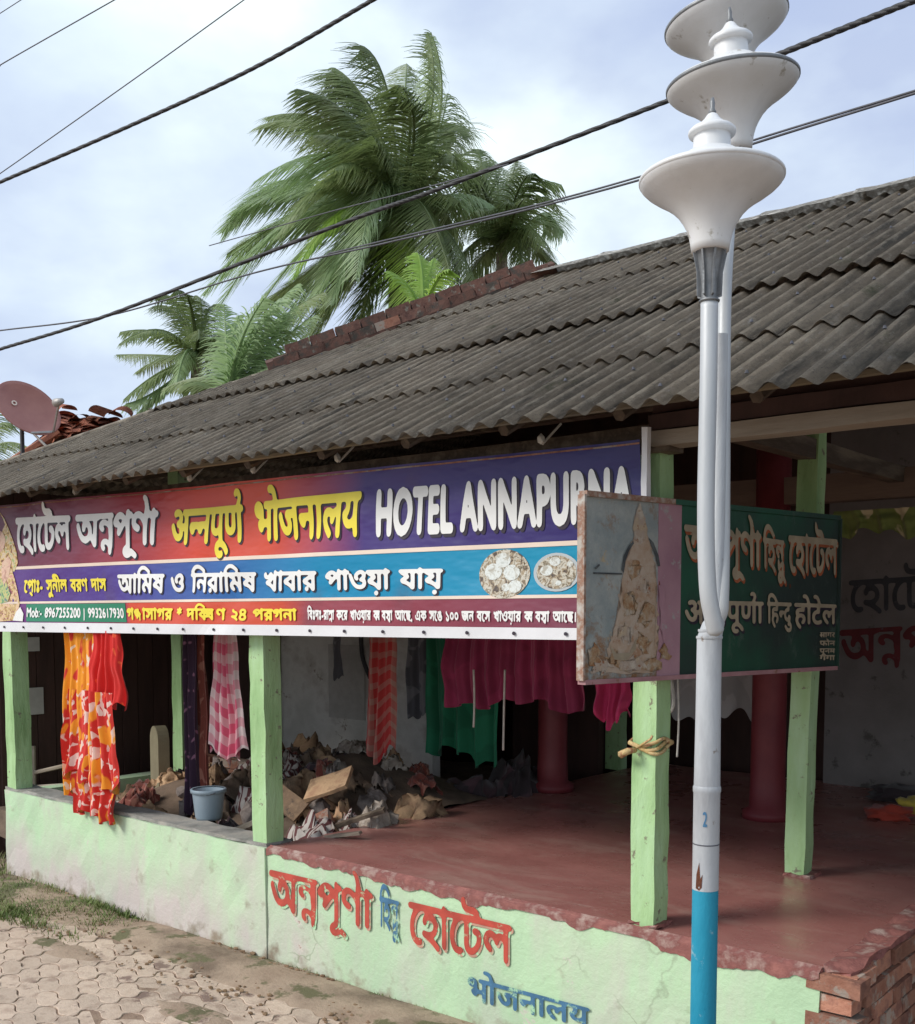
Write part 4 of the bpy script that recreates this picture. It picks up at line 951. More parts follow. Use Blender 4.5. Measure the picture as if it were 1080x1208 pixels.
# ---------------------------------------------------------------- cables
def cable(label, pts, r, m='black_rubber', sag=0, tw=False):
    """pts = (px, py, distance)"""
    P = [at(*p) for p in pts]; P = [P[0] + (P[0] - P[1]) * .6] + P + [P[-1] + (P[-1] - P[-2]) * .6]; out = []
    Q = [P[0]] + P + [P[-1]]
    for i in range(1, len(Q) - 2):
        for q in range(14):
            t = q / 14; a, b, c_, d = Q[i - 1:i + 3]; out.append(.5 * ((2 * b) + (c_ - a) * t + (2 * a - 5 * b + 4 * c_ - d) * t * t + (3 * b - a - 3 * c_ + d) * t ** 3))
    out.append(P[-1]); bm = bmesh.new()
    if tw:
        D = []; acc = 0
        for i, p in enumerate(out):
            nseg = 6
            nx = out[min(i + 1, len(out) - 1)]
            for s in range(nseg): D.append(p.lerp(nx, s / nseg))
        for ph in (0, 2.1, 4.2):
            tube(bm, [p + Vector((0, math.cos(i * .33 + ph), math.sin(i * .33 + ph))) * r * .30 for i, p in enumerate(D)], r * .74, 6)
    else: tube(bm, out, r, 6)
    return tag(obj('overhead_cable', bm, m, smooth=True), label, 'cable', 'cables strung over the street')
cable('thick twisted black cable crossing from lower left past the palm to the lamp heads', [(0, 412, 15), (130, 371, 13.8), (400, 265, 11.5), (520, 222, 10.5), (780, 122, 9), (900, 72, 8), (1080, 0, 7)], .022, tw=True)
cable('thick black cable running steeply up the upper left corner of the sky', [(0, 215, 13), (150, 150, 12), (300, 80, 11), (445, -3, 10)], .02, tw=True)
cable('thin double cable passing under the thick one and behind the lowest lamp head', [(0, 390, 15), (130, 372, 14.2), (300, 322, 13), (450, 288, 12), (640, 243, 10.5), (780, 205, 9.6), (900, 166, 8.8), (1080, 110, 7.8)], .010, 'wire_grey')
cable('upper strand of the thin double cable behind the lowest lamp head', [(470, 280, 12), (640, 240, 10.5), (780, 201, 9.6), (900, 162, 8.8), (1080, 107, 7.8)], .009, 'wire_grey')
cable('thin wire from the left edge to the picture top, above the steep thick cable', [(0, 205, 14), (60, 163, 13.5), (180, 78, 12.5), (292, -3, 12)], .007, 'wire_grey')
cable('thin wire in the top left corner with a small splice', [(0, 78, 14), (12, 70, 13.9), (135, 0, 13)], .007, 'wire_grey')
cable('shortest wire end in the extreme top left corner', [(0, 16, 14), (28, -2, 13.8)], .006, 'wire_grey')
cable('thin wire merging with the thick cable in front of the large palm', [(300, 275, 13), (400, 247, 12), (500, 222, 11), (560, 205, 10.3)], .006, 'wire_grey')
# ---------------------------------------------------------------- palms
def bez(a, b, c, t): return a * (1 - t) ** 2 + b * 2 * t * (1 - t) + c * t * t
def frond(par, base, ctrl, tip, leaf=.55, m='palm_mid', wind=Vector((0, 0, 0)), n=96, wid=.0135, droop=.8, name='frond', sparse=0, fold=.5):
    n = int(20 * (tip - base).length) + 22
    bm = bmesh.new(); tube(bm, [bez(base, ctrl, tip, i / 12) for i in range(13)], [.035 * (1 - i / 13) + .006 for i in range(13)], 5)
    for i in range(n):
        t = .10 + .90 * i / n; p = bez(base, ctrl, tip, t); d = (bez(base, ctrl, tip, t + .02) - p).normalized()
        side = d.cross(Vector((0, 0, 1)))
        if side.length < .15: side = d.cross(RT)
        side.normalize(); upv = side.cross(d)
        ll = leaf * (math.sin(math.pi * min(1, t * .82 + .15)) ** .6) * (1 if t < .97 else .6)
        for s in (-1, 1):
            if sparse and random.random() < sparse: continue
            L_ = ll * random.uniform(.75, 1.1); a = random.uniform(-.12, .12)
            dirv = (side * s * (1 - fold * .4) + d * (.55 + a + .4 * t) + upv * (.25 - fold * .6) ).normalized()
            L_ *= random.choice((1, 1, 1, .7, 1.15)); q = [p]; dd = dirv.copy(); seg = 4
            for k in range(seg):
                dd = (dd + Vector((0, 0, -1)) * droop * random.uniform(.22, .42) + wind * .25 + Vector([random.uniform(-.06, .06) for _ in range(3)])).normalized(); q.append(q[-1] + dd * L_ / seg)
            wv = d * 1.0
            W = [wid * .6, wid, wid * .85, wid * .55, .002]; vsq = []
            for k in range(seg + 1):
                o_ = (wv - (q[min(k + 1, seg)] - q[max(k - 1, 0)]).normalized() * wv.dot((q[min(k + 1, seg)] - q[max(k - 1, 0)]).normalized()))
                if o_.length < 1e-3: o_ = side
                o_ = o_.normalized() * W[k]; vsq.append((bm.verts.new(q[k] - o_), bm.verts.new(q[k] + o_)))
            for k in range(seg): bm.faces.new([vsq[k][0], vsq[k][1], vsq[k + 1][1], vsq[k + 1][0]])
    return obj(name, bm, m, par)
def palm(label, crown_px, dist, foot_dx, fronds, rtrunk=.16, leaf=.6, wind=Vector((0, 0, 0)), nuts=0):
    c = at(crown_px[0], crown_px[1], dist); foot = Vector((c.x + foot_dx * RT.x, c.y + foot_dx * RT.y, -.1))
    t = thing('palm_tree', label, 'palm tree', foot, 'coconut palms behind the roof')
    bm = bmesh.new(); pts = []; rs = []
    for i in range(40):
        q = i / 39; p = foot.lerp(c, q) + RT * foot_dx * -.35 * math.sin(math.pi * q) * .4; pts.append(p); rs.append(rtrunk * (1.25 - .45 * q + (.06 if i % 2 else 0)))
    tube(bm, pts, rs, 12); obj('trunk', bm, 'trunk_bark', t)
    px_m = dist / F
    more = []
    for f in fronds:
        if random.random() < .55 and len(fronds) > 8:
            j_ = lambda q: (q[0] + random.uniform(-26, 26), q[1] + random.uniform(-22, 22))
            more.append((j_(f[0]), j_(f[1]), f[2] + random.uniform(-.8, .8), f[3]))
    fronds = fronds + more
    for f in fronds:
        (cx, cy), (tx, ty), dd, m = f[:4]; kw = f[4] if len(f) > 4 else {}
        ctrl = at(cx, cy, dist + dd * .55); tip = at(tx, ty, dist + dd)
        frond(t, c, ctrl, tip, kw.get('leaf', leaf), m, wind, **{k: v for k, v in kw.items() if k != 'leaf'})
    for k in range(nuts):
        a = random.uniform(0, 6.28); bm = blob(c + Vector((math.cos(a) * .28, math.sin(a) * .28, -.3 - random.random() * .3)), (.11, .11, .14), k, .1, 2); obj('coconut', bm, 'palm_pale', t, smooth=True)
    return t
wl = RT * -1.0 * .55
D, M_, P_, LI, BR = 'palm_dark', 'palm_mid', 'palm_pale', 'palm_lime', 'palm_brown'
palm('large windblown coconut palm behind the middle of the roof', (468, 262), 22, .1, [
    ((440, 120), (350, 105), -1.5, D), ((430, 60), (385, 92), 1, D), ((470, 80), (430, 55), 0, D), ((400, 110), (305, 150), 1.5, M_), ((420, 130), (300, 215), -1, P_, dict(sparse=.15)),
    ((400, 150), (330, 280), -2, M_), ((380, 190), (275, 250), .5, P_), ((390, 190), (262, 330), -1.5, P_, dict(leaf=.95)), ((360, 230), (268, 300), 1, M_), ((410, 195), (345, 330), -2.5, LI, dict(leaf=.9)),
    ((480, 90), (480, 75), 2.5, M_), ((500, 110), (470, 100), -2, D), ((505, 150), (512, 42), 1.0, P_, dict(leaf=.6, droop=1.6)), ((530, 120), (505, 38), -.5, M_, dict(leaf=.42, droop=1.5, wid=.013)),
    ((520, 180), (528, 110), 1.2, M_, dict(droop=1.5)), ((540, 170), (532, 190), -1, M_, dict(sparse=.3)), ((430, 170), (395, 200), -2.8, M_), ((450, 140), (420, 330), -2.5, P_),
    ((440, 200), (390, 360), -2.2, P_), ((500, 190), (510, 330), -2, D), ((520, 230), (560, 330), -1.5, D), ((470, 150), (450, 230), 3, D), ((470, 180), (500, 260), 3.2, D), ((430, 250), (340, 390), -1.2, P_),
    ((500, 260), (485, 370), -2.2, LI), ((410, 280), (300, 370), 1.6, M_), ((375, 225), (283, 405), -.6, P_), ((395, 250), (318, 432), .8, P_), ((350, 195), (258, 365), .2, P_), ((420, 270), (350, 420), -1.4, M_), ((505, 200), (548, 290), .6, M_), ((520, 210), (560, 250), 1.4, P_), ((330, 170), (262, 275), 1.2, P_), ((450, 110), (395, 80), .6, M_), ((500, 120), (540, 150), 1.8, M_), ((460, 130), (400, 140), 2.2, D), ((440, 150), (370, 160), -2.4, D), ((505, 230), (530, 255), -.5, D),
    ((455, 175), (440, 160), -3, D), ((450, 300), (420, 400), -1, D), ((480, 300), (520, 390), -.8, D), ((430, 290), (370, 400), .4, M_),
], .20, 1.15, wl * 1.6, 6)
palm('dark coconut palm standing right of the large one, behind the roof ridge', (592, 300), 24, .3, [
    ((575, 210), (545, 190), -1, D), ((590, 200), (580, 188), 1.4, M_), ((610, 200), (632, 205), -1.2, D), ((640, 230), (665, 275), .8, P_), ((630, 210), (655, 240), -1, M_),
    ((560, 230), (525, 280), .8, M_), ((570, 250), (530, 330), -1.2, D), ((610, 250), (620, 330), -1.5, D), ((600, 220), (600, 240), -2.4, D), ((585, 230), (560, 250), -2, M_), ((620, 260), (652, 310), 1.3, D),
    ((575, 280), (540, 345), 1, D), ((615, 240), (645, 290), -1.6, M_), ((595, 230), (610, 190), 2.4, D), ((590, 210), (556, 205), 2, D)], .16, .85, wl * .3)
palm('small coconut palm left of the large one with drooping fronds', (232, 425), 21, -.2, [
    ((200, 380), (142, 392), -1, M_), ((215, 350), (180, 362), 1, D), ((230, 330), (205, 345), -1.4, D), ((245, 340), (228, 350), 1.6, D), ((190, 430), (146, 472), -.8, M_), ((200, 410), (160, 440), 1.3, M_),
    ((260, 370), (285, 420), -1, D), ((250, 390), (268, 455), -1.5, D), ((220, 390), (208, 455), -1.8, P_), ((265, 380), (305, 385), 1.5, M_), ((235, 370), (235, 400), -2.2, D), ((200, 450), (160, 490), -.5, P_, dict(leaf=.45, wid=.035)), ((275, 375), (310, 430), .8, D), ((240, 350), (262, 360), 2, M_)], .13, .5, wl * .2)
palm('grey-green palm crown cut by the left edge behind the satellite dish', (-22, 545), 24, -.2, [
    ((-10, 490), (14, 500), 0, M_), ((0, 510), (34, 528), -1, M_), ((-10, 530), (22, 556), .5, P_), ((-40, 480), (-70, 500), 0, D), ((-20, 480), (4, 478), 1, M_)], .13, .6)
palm('bright lime young palm just above the brick hip coping', (498, 372), 15, 0, [
    ((485, 330), (458, 320), 0, LI), ((500, 310), (492, 298), .4, LI), ((515, 320), (530, 318), -.3, LI), ((520, 350), (556, 338), .3, LI), ((480, 350), (455, 372), -.2, LI), ((505, 320), (512, 305), .8, LI)], .08, .30)
# broad banana leaves rising behind the hip
def banana(label, foot_px, dist, leaves):
    f = at(foot_px[0], foot_px[1], dist); t = thing('banana_plant', label, 'banana plant', (f.x, f.y, -.1))
    bm = bmesh.new(); tube(bm, [(f.x, f.y, -.1), (f.x + .03, f.y, f.z * .6), f], [.16, .12, .07], 10); obj('stem', bm, 'palm_pale', t)
    for (cx, cy), (tx, ty), wd, dd in leaves:
        c = at(cx, cy, dist + dd * .5); tip = at(tx, ty, dist + dd); bm = bmesh.new(); uvl = bm.loops.layers.uv.new('UVMap'); n, k = 54, 6; g = []
        for i in range(n + 1):
            q = i / n; p = bez(f, c, tip, q); d = (bez(f, c, tip, min(1, q + .03)) - bez(f, c, tip, max(0, q - .03))).normalized(); sd = d.cross(toC).normalized(); h = wd * math.sin(math.pi * min(1, q * .93 + .04)) ** .7 * random.uniform(.72, 1.05)
            g.append([bm.verts.new(p + sd * h * (j / k * 2 - 1) + toC * (-.12 * abs(j / k * 2 - 1) * wd * 2) + Vector((0, 0, -.06 * abs(j / k * 2 - 1) + .02 * noise.noise(Vector((i * .7, j, tx)))))) for j in range(k + 1)])
        for i in range(n):
            for j in range(k):
                fc = bm.faces.new([g[i][j], g[i][j + 1], g[i + 1][j + 1], g[i + 1][j]])
                for lp_, (a, b) in zip(fc.loops, ((i, j), (i, j + 1), (i + 1, j + 1), (i + 1, j))): lp_[uvl].uv = (b / k, a / n * 6)
        obj('leaf', bm, 'palm_pale', t, smooth=True)
palm('pale feathery young palm low behind the roof hip, left of the large palm', (270, 478), 16, 0, [
    ((285, 390), (352, 335), 0, P_, dict(leaf=.75)), ((300, 420), (372, 372), .5, P_, dict(leaf=.6)), ((275, 400), (312, 352), -.5, P_, dict(leaf=.7)), ((310, 430), (350, 410), 0, M_), ((300, 380), (382, 345), .9, M_, dict(leaf=.6)),
    ((265, 420), (282, 372), .8, P_, dict(leaf=.55)), ((250, 440), (215, 455), 0, M_), ((295, 400), (335, 370), .3, P_, dict(leaf=.7)), ((290, 440), (330, 430), -.4, P_)], .10, .5, wl * .2)
# ---------------------------------------------------------------- neighbour hut with clay tiles, satellite dish
hc = at(105, 500, 12.6); zt_ = hc.z
HT = thing('neighbour_hut', 'low hut at the left with a broken red clay tile roof', 'hut', (hc.x, hc.y, 0))
obj('hut_wall', box((hc.x - 1.9, hc.y - .2, 0), (hc.x + .9, hc.y + 2.2, zt_ - .55)), 'brick_dark', HT)
ra = at(-40, 585, 12.2); rb = at(75, 512, 12.4); rc = at(160, 505, 12.9)
bm = bmesh.new(); V = [bm.verts.new(p) for p in (ra, rb, rb + Vector((.2, 2.5, .1)), ra + Vector((.2, 2.5, .1)))]; bm.faces.new(V); V = [bm.verts.new(p) for p in (rb + Vector((0, 0, -.02)), rc, rc + Vector((.2, 2.4, 0)), rb + Vector((.2, 2.4, 0)))]; bm.faces.new(V)
bmesh.ops.solidify(bm, geom=bm.faces[:], thickness=.06); obj('roof_deck', bm, 'brick_dark', HT)
bm = bmesh.new(); tube(bm, [ra + Vector((0, -.05, .02)), rb + Vector((0, -.05, .02))], .05, 6); obj('verge_pole', bm, 'clay_tile', HT)
def tile_mesh():
    bm = bmesh.new(); g = []
    for j in range(2):
        g.append([bm.verts.new((.13 * math.cos(math.pi * i / 8) * (1 - .2 * j), j * .36, .075 * math.sin(math.pi * i / 8))) for i in range(9)])
    for i in range(8): bm.faces.new([g[0][i], g[0][i + 1], g[1][i + 1], g[1][i]])
    bmesh.ops.solidify(bm, geom=bm.faces[:], thickness=.016); me = bpy.data.meshes.new('roof_tile'); bm.to_mesh(me); bm.free(); me.materials.append(MATS['clay_tile']); return me
TM = tile_mesh()
for k in range(46):
    px = random.uniform(66, 152); top = 497 - 6 * math.sin((px - 66) / 86 * 9) - (6 if 80 < px < 100 else 0); py = random.uniform(top, 524)
    p = at(px, py, 12.3 + (524 - py) * .012)
    o = bpy.data.objects.new('roof_tile', TM); COL.objects.link(o); o.parent = HT; o.location = p - ORG[HT.name]; o.rotation_euler = (random.uniform(-.5, .5), random.uniform(-.35, .35), random.uniform(.2, 1.9)); o.scale = (1, random.uniform(.7, 1.2), 1)
dc = at(30, 487, 11.6)
SD = thing('satellite_dish', 'rust-red oval satellite dish on a short mast beside the tiled hut', 'satellite dish', (dc.x + .15, dc.y, dc.z - .9))
dn = (toC * .75 + RT * .66 + Vector((0, 0, .42))).normalized(); tu = (dn.cross(Vector((0, 0, 1)))).normalized(); tv = tu.cross(dn)
rollm = Matrix.Rotation(R(-36), 3, dn); tu = rollm @ tu; tv = rollm @ tv
bm = bmesh.new(); pr = [(i / 10, .10 * (i / 10) ** 2) for i in range(11)]; rings = []
for r_, h in pr[1:]: rings.append([bm.verts.new(dc + tu * .36 * r_ * math.cos(2 * math.pi * k / 40) + tv * .30 * r_ * math.sin(2 * math.pi * k / 40) + dn * h) for k in range(40)])
cv = bm.verts.new(dc)
for k in range(40): bm.faces.new([cv, rings[0][k], rings[0][(k + 1) % 40]])
for A, C_ in zip(rings, rings[1:]):
    for k in range(40): bm.faces.new([A[k], A[(k + 1) % 40], C_[(k + 1) % 40], C_[k]])
bmesh.ops.recalc_face_normals(bm, faces=bm.faces[:]); bmesh.ops.solidify(bm, geom=bm.faces[:], thickness=.012); obj('dish_bowl', bm, 'dish_red', SD, smooth=True)
lq = [(-.16, -.03), (.16, -.03), (.16, .07), (-.16, .07)]
dmap = lambda u, v, o: tuple(dc + tu * u + tv * v + dn * (.02 + .6 * (u * u + v * v) + o))
bm = bmesh.new(); lathe(bm, [(.030, 0), (.030, .006), (.016, .006), (.016, 0)], (0, 0, 0), 20, False); bm.transform(Matrix.Translation(dc + tu * .14 + dn * .035) @ dn.to_track_quat('Z', 'Y').to_matrix().to_4x4()); obj('printed_ring', bm, 'ink_line', SD)
fpt = at(70, 474, 11.1); bm = bmesh.new(); tube(bm, [dc - tv * .30 - Vector((0, 0, .02)) + RT * .2, dc + RT * .30 - Vector((0, 0, .20)), fpt], .014, 6); obj('feed_arm', bm, 'dish_metal', SD)
bm = bmesh.new(); dF = (fpt - dc).normalized(); tube(bm, [fpt - dF * .07, fpt - dF * .02, fpt + dF * .06], [.045, .04, .028], 12); obj('feed_horn', bm, 'dish_metal', SD, smooth=True)
bm = bmesh.new(); tube(bm, [dc - dn * .02, dc - dn * .12 - Vector((0, 0, .1)), dc - dn * .12 + Vector((0, 0, -.7))], .024, 8); obj('mast', bm, 'black_rubber', SD)
bm = bmesh.new(); tube(bm, [dc - dn * .1 + Vector((0, 0, -.05)), dc + RT * .28 + Vector((0, 0, -.42))], .014, 6); obj('strut', bm, 'dish_metal', SD)
# ---------------------------------------------------------------- hanging clothes
def hang(label, name, cat, pl, pr_, drop, m, folds=5, amp=.03, hem=.03, taper=0, swell=0, seed=1, group=None, parent=None, nu=56, nv=36, sway=0, rag=0):
    """cloth hung from pl to pr_ (world), falling `drop` metres"""
    pl = Vector(pl); pr_ = Vector(pr_); bm = bmesh.new(); uvl = bm.loops.layers.uv.new('UVMap'); ax = (pr_ - pl); wdt = ax.length; nrm_ = Vector((ax.y, -ax.x, 0)).normalized(); g = []
    for j in range(nv + 1):
        t = j / nv; row = []
        for i in range(nu + 1):
            s = i / nu; sc_ = 1 - taper * (1 - t) + swell * math.sin(math.pi * t); ss = .5 + (s - .5) * sc_
            d = drop * (1 + hem * math.sin(s * 7 + seed) + hem * .7 * math.sin(s * 23 + seed * 2) + rag * (s - .5))
            ph = s * folds * 2 * math.pi + seed + .8 * math.sin(t * 3 + seed) + .5 * noise.noise(Vector((s * 3, t * 2, seed)))
            off = amp * (.5 + .5 * t) * (math.sin(ph) + .35 * math.sin(ph * 2.3 + seed)) + .03 * noise.noise(Vector((s * 2, t * 3, seed * 3)))
            p = pl + ax * (ss + .025 * noise.noise(Vector((s * 5, t * 3, seed))) * t) + nrm_ * off + Vector((0, 0, -d * t)) + ax.normalized() * sway * t * t
            row.append(bm.verts.new(p))
        g.append(row)
    for j in range(nv):
        for i in range(nu):
            f = bm.faces.new([g[j][i], g[j + 1][i], g[j + 1][i + 1], g[j][i + 1]])
            for lp_, (a, b) in zip(f.loops, ((i, j), (i, j + 1), (i + 1, j + 1), (i + 1, j))): lp_[uvl].uv = (a / nu * wdt * 1.6, b / nv * drop)
    o = obj(name, bm, m, parent, smooth=True)
    if parent is None: tag(o, label, cat, group)
    return o
YC = YF - .03
def HP(x, y, Y): return onY(x, y, Y)
def hangpx(label, name, cat, x0, x1, ytop, ybot, Y, m, **k):
    a = HP(x0, ytop, Y); b = HP(x1, ytop, Y); z = (a.z + b.z) / 2; a.z = b.z = z; dr = z - HP((x0 + x1) / 2, ybot, Y).z
    return hang(label, name, cat, a, b, dr, m, **k)
SR = thing('hanging_sari', 'orange and red flowered sari hanging over the low green wall in the left bay', 'sari', HP(105, 960, YC))
hangpx('', 'cloth_fold', '', 74, 116, 744, 940, YC - .01, 'sari_orange', folds=4, amp=.028, seed=2, parent=SR, taper=.12)
hangpx('', 'cloth_fold', '', 104, 144, 744, 836, YC - .035, 'sari_red', folds=4, amp=.028, seed=5, parent=SR, taper=.2, hem=.06)
hangpx('', 'cloth_fold', '', 74, 140, 815, 925, YC - .04, 'sari_lower', folds=5, amp=.04, seed=3, parent=SR, taper=.2, hem=.08)
hangpx('', 'cloth_fold', '', 88, 136, 880, 964, YC - .03, 'sari_lower', folds=4, amp=.035, seed=9, parent=SR, hem=.05)
YI = 4.75
hangpx('pink and white checked towel hanging left of the corner post', 'hanging_towel', 'towel', 243, 288, 735, 892, YI, 'gamcha_pink', folds=4, amp=.03, seed=4, taper=.45, hem=.05, group=None)
hangpx('dark purple dotted cloth hanging beside the rear green post', 'hanging_cloth', 'cloth', 217, 232, 735, 955, YI - .05, 'purple_dots', folds=2, amp=.03, seed=7)
hangpx('narrow brown printed cloth hanging between the purple cloth and the pink towel', 'hanging_cloth', 'cloth', 231, 243, 735, 945, YI, 'brown_print', folds=2, amp=.025, seed=8)
hangpx('long narrow red checked towel hanging in the middle bay', 'hanging_towel', 'towel', 434, 466, 740, 890, 5.6, 'red_check', folds=3, amp=.03, seed=11, hem=.05, sway=-.03)
hangpx('wide maroon cloth hanging just below the banner', 'hanging_cloth', 'cloth', 526, 690, 740, 832, 5.4, 'maroon_cloth', folds=9, amp=.035, seed=13, hem=.07, nu=110)
hangpx('long green cloth hanging behind the maroon cloth', 'hanging_cloth', 'cloth', 505, 590, 740, 893, 6.6, 'green_cloth', folds=4, amp=.05, seed=15, hem=.05, nu=80)
hangpx('small magenta cloth hanging left of the front floor post', 'hanging_cloth', 'cloth', 700, 742, 790, 850, 5.0, 'magenta_cloth', folds=3, amp=.03, seed=17, hem=.12)
hangpx('pale cloth hanging slack behind the front floor post', 'hanging_cloth', 'cloth', 788, 892, 770, 846, 7.3, 'white_cloth', folds=2, amp=.03, seed=18, hem=.10)
hangpx('grey patterned cloth hanging on the white inner wall', 'hanging_cloth', 'cloth', 482, 512, 740, 845, 6.9, 'grey_cloth', folds=2, amp=.03, seed=19)
hangpx('dark grey cloth hanging beside the curved black hose', 'hanging_cloth', 'cloth', 392, 402, 735, 800, 6.8, 'grey_cloth', folds=1, amp=.03, seed=23)
hangpx('row of printed green and cream bunting along the inner beam', 'valance', 'bunting', 985, 1110, 600, 630, YB - .08, 'valance_print', folds=4, amp=.03, seed=21, hem=.18, nu=90)
def rope(label, pts, r, m, cat='rope', name='rope'):
    bm = bmesh.new(); out = []; P = [Vector(pts[0])] + [Vector(p) for p in pts] + [Vector(pts[-1])]
    for i in range(1, len(P) - 2):
        for q in range(8):
            t = q / 8; a, b, c_, d = P[i - 1:i + 3]; out.append(.5 * ((2 * b) + (c_ - a) * t + (2 * a - 5 * b + 4 * c_ - d) * t * t + (3 * b - a - 3 * c_ + d) * t ** 3))
    out.append(P[-1]); tube(bm, out, r, 6); return tag(obj(name, bm, m, smooth=True), label, cat)
rope('shorter white cord dangling below the maroon cloth', [HP(559, 790, 5.3), HP(560, 825, 5.3), HP(559, 858, 5.3)], .007, 'rope_white')
rope('longer white cord dangling below the maroon cloth', [HP(596, 790, 5.3), HP(595, 830, 5.3), HP(594, 885, 5.3)], .007, 'rope_white')
rope('hooked white pipe hanging behind the front floor post', [HP(788, 780, 4.6), HP(794, 815, 4.6), HP(794, 835, 4.6), HP(786, 843, 4.6)], .009, 'rope_white', 'pipe', 'bent_pipe')
rope('thin pale cord hanging right of the front floor post', [HP(800, 800, 4.7), HP(801, 850, 4.7), HP(799, 893, 4.7)], .005, 'rope_white')
rope('curved black hose on the white inner wall', [HP(426, 745, 6.9), HP(428, 775, 6.9), HP(437, 800, 6.9)], .02, 'black_rubber', 'hose', 'hose')
# gold garland tied round the front floor post
bm = bmesh.new(); pc = Vector((P2.x, YF + .05 + .0625, 0)); zg = onY(760, 883, YF + .05).z
for k in range(3):
    pts = []
    for i in range(25):
        a = 2 * math.pi * i / 24; q = max(abs(math.cos(a)), abs(math.sin(a))); pts.append(Vector((pc.x + .076 * math.cos(a) / q ** .8, pc.y + .076 * math.sin(a) / q ** .8, zg + .014 * k + .02 * math.sin(a * 2 + k) )))
    tube(bm, pts, .009, 6)
e = onY(733, 890, YF + .0); tube(bm, [onY(750, 885, YF + .03), onY(741, 886, YF - .02), e], [.012, .016, .02], 6); tube(bm, [onY(752, 882, YF + .03), onY(768, 872, YF + .0), onY(770, 868, YF)], .006, 5)
tag(obj('garland', bm, 'rope_gold', smooth=True), 'gold tinsel garland tied round the front floor post', 'garland')
# ---------------------------------------------------------------- things in the left bays
def papers():
    for lab, (x0, y0, x1, y1) in (('upper paper notice on the dark planks of the left bay', (27, 752, 47, 768)), ('lower paper notice on the dark planks of the left bay', (28, 812, 52, 842))):
        a = onX(x0, y0, lw + .05); b = onX(x1, y1, lw + .05); bm = box((lw + .05, min(a.y, b.y), b.z), (lw + .053, max(a.y, b.y), a.z)); tag(obj('paper_notice', bm, 'paper'), lab, 'notice')
papers()
a = HP(387, 760, 7.1); b = HP(430, 850, 7.1)
tag(obj('wall_poster', box((a.x, 7.105, b.z), (b.x, 7.112, a.z), seg=(4, 1, 4), jit=.003), 'paper'), 'large faded paper sheet pasted on the white inner wall', 'poster')
RL = thing('wooden_railing', 'low railing of two pale poles at the left of the sari', 'railing', (-8.6, 5, .44))
for (p, q) in (((30, 914), (78, 903)), ((30, 929), (82, 926)), ((40, 880), (41, 945))):
    bm = bmesh.new(); tube(bm, [HP(*p, 4.8), HP(*q, 4.8)], .018, 6); obj('rail', bm, 'pale_wood', RL)
p = HP(183, 930, 5.2); w_ = .13; bm = bmesh.new(); pr = []
for i in range(13):
    a = math.pi * i / 12; pr.append((w_ * math.cos(a), p.z + .40 + .13 * math.sin(a)))
pr = [(w_, .3)] + pr + [(-w_, .3)]
A = [bm.verts.new((p.x + x * .9, p.y - x * .3, z)) for x, z in pr]; C_ = [bm.verts.new((p.x + x * .9 + .03, p.y - x * .3 + .09, z)) for x, z in pr]
bm.faces.new(A); bm.faces.new(C_[::-1])
for i in range(len(pr)): j = (i + 1) % len(pr); bm.faces.new([A[j], A[i], C_[i], C_[j]])
bmesh.ops.bevel(bm, geom=[e for e in bm.edges if e.calc_face_angle(0) > 1], offset=.012, segments=2, affect='EDGES')
tag(obj('upright_slab', bm, 'beige_slab', smooth=False), 'beige round-topped slab standing behind the rear green post', 'slab')
# bucket
bp = onY(240, 986, YF + .22); bz = .73
BK = thing('plastic_bucket', 'blue-grey plastic bucket standing behind the low wall beside the corner post', 'bucket', (bp.x, bp.y + .05, bz))
c = (bp.x, bp.y + .05, bz); bm = lathe(bmesh.new(), [(.085, 0), (.092, .02), (.112, .20), (.112, .205), (.104, .205), (.085, .02), (.02, .012)], c, 32, True); obj('bucket_body', bm, 'plastic_bucket', BK, smooth=True)
obj('rim', lathe(bmesh.new(), [(.113, .185), (.122, .188), (.124, .208), (.118, .214), (.108, .212)], c, 32, False), 'plastic_bucket', BK, smooth=True)
bm = bmesh.new(); tube(bm, [Vector(c) + Vector((.12 * math.cos(a), -.03 - .06 * math.sin(a), .20 - .02 * math.sin(a))) for a in [math.pi * i / 12 for i in range(13)]], .004, 5); obj('handle', bm, 'wire_grey', BK)
# rubbish heap: soil mound, then sacks, stones, boards
mb = bmesh.new(); n = 34; g = []
def heap_z(x, y):
    t = max(0, min(1, (x + 8.4) / 3.2)); return .50 + .52 * math.exp(-((x + 6.2) / 1.25) ** 2 - ((y - 5.9) / .95) ** 2) + .16 * math.exp(-((x + 7.4) / .5) ** 2 - ((y - 5.1) / .5) ** 2) + .05 * noise.noise(Vector((x * 3, y * 3, 0)))
for j in range(n + 1):
    g.append([mb.verts.new((-8.7 + 3.58 * i / n, 4.46 + 2.6 * j / n, heap_z(-8.7 + 3.58 * i / n, 4.46 + 2.6 * j / n))) for i in range(n + 1)])
for j in range(n):
    for i in range(n): mb.faces.new([g[j][i], g[j][i + 1], g[j + 1][i + 1], g[j + 1][i]])
obj('heap_of_soil', mb, 'heap_soil', smooth=True, kind='stuff')
def sack(label, px, py, Y, s, m, seed, cat='sack', name='sack', group=None, flat=.7, rough=.38):
    p = HP(px, py, Y); bm = blob(p, s, seed, rough, 4, flat, 1.5)
    for v in bm.verts: v.co += (v.co - p).normalized() * .10 * min(s) * abs(noise.noise(v.co * 22 + Vector((seed, 0, 0))))
    return tag(obj(name, bm, m, smooth=True), label, cat, group)
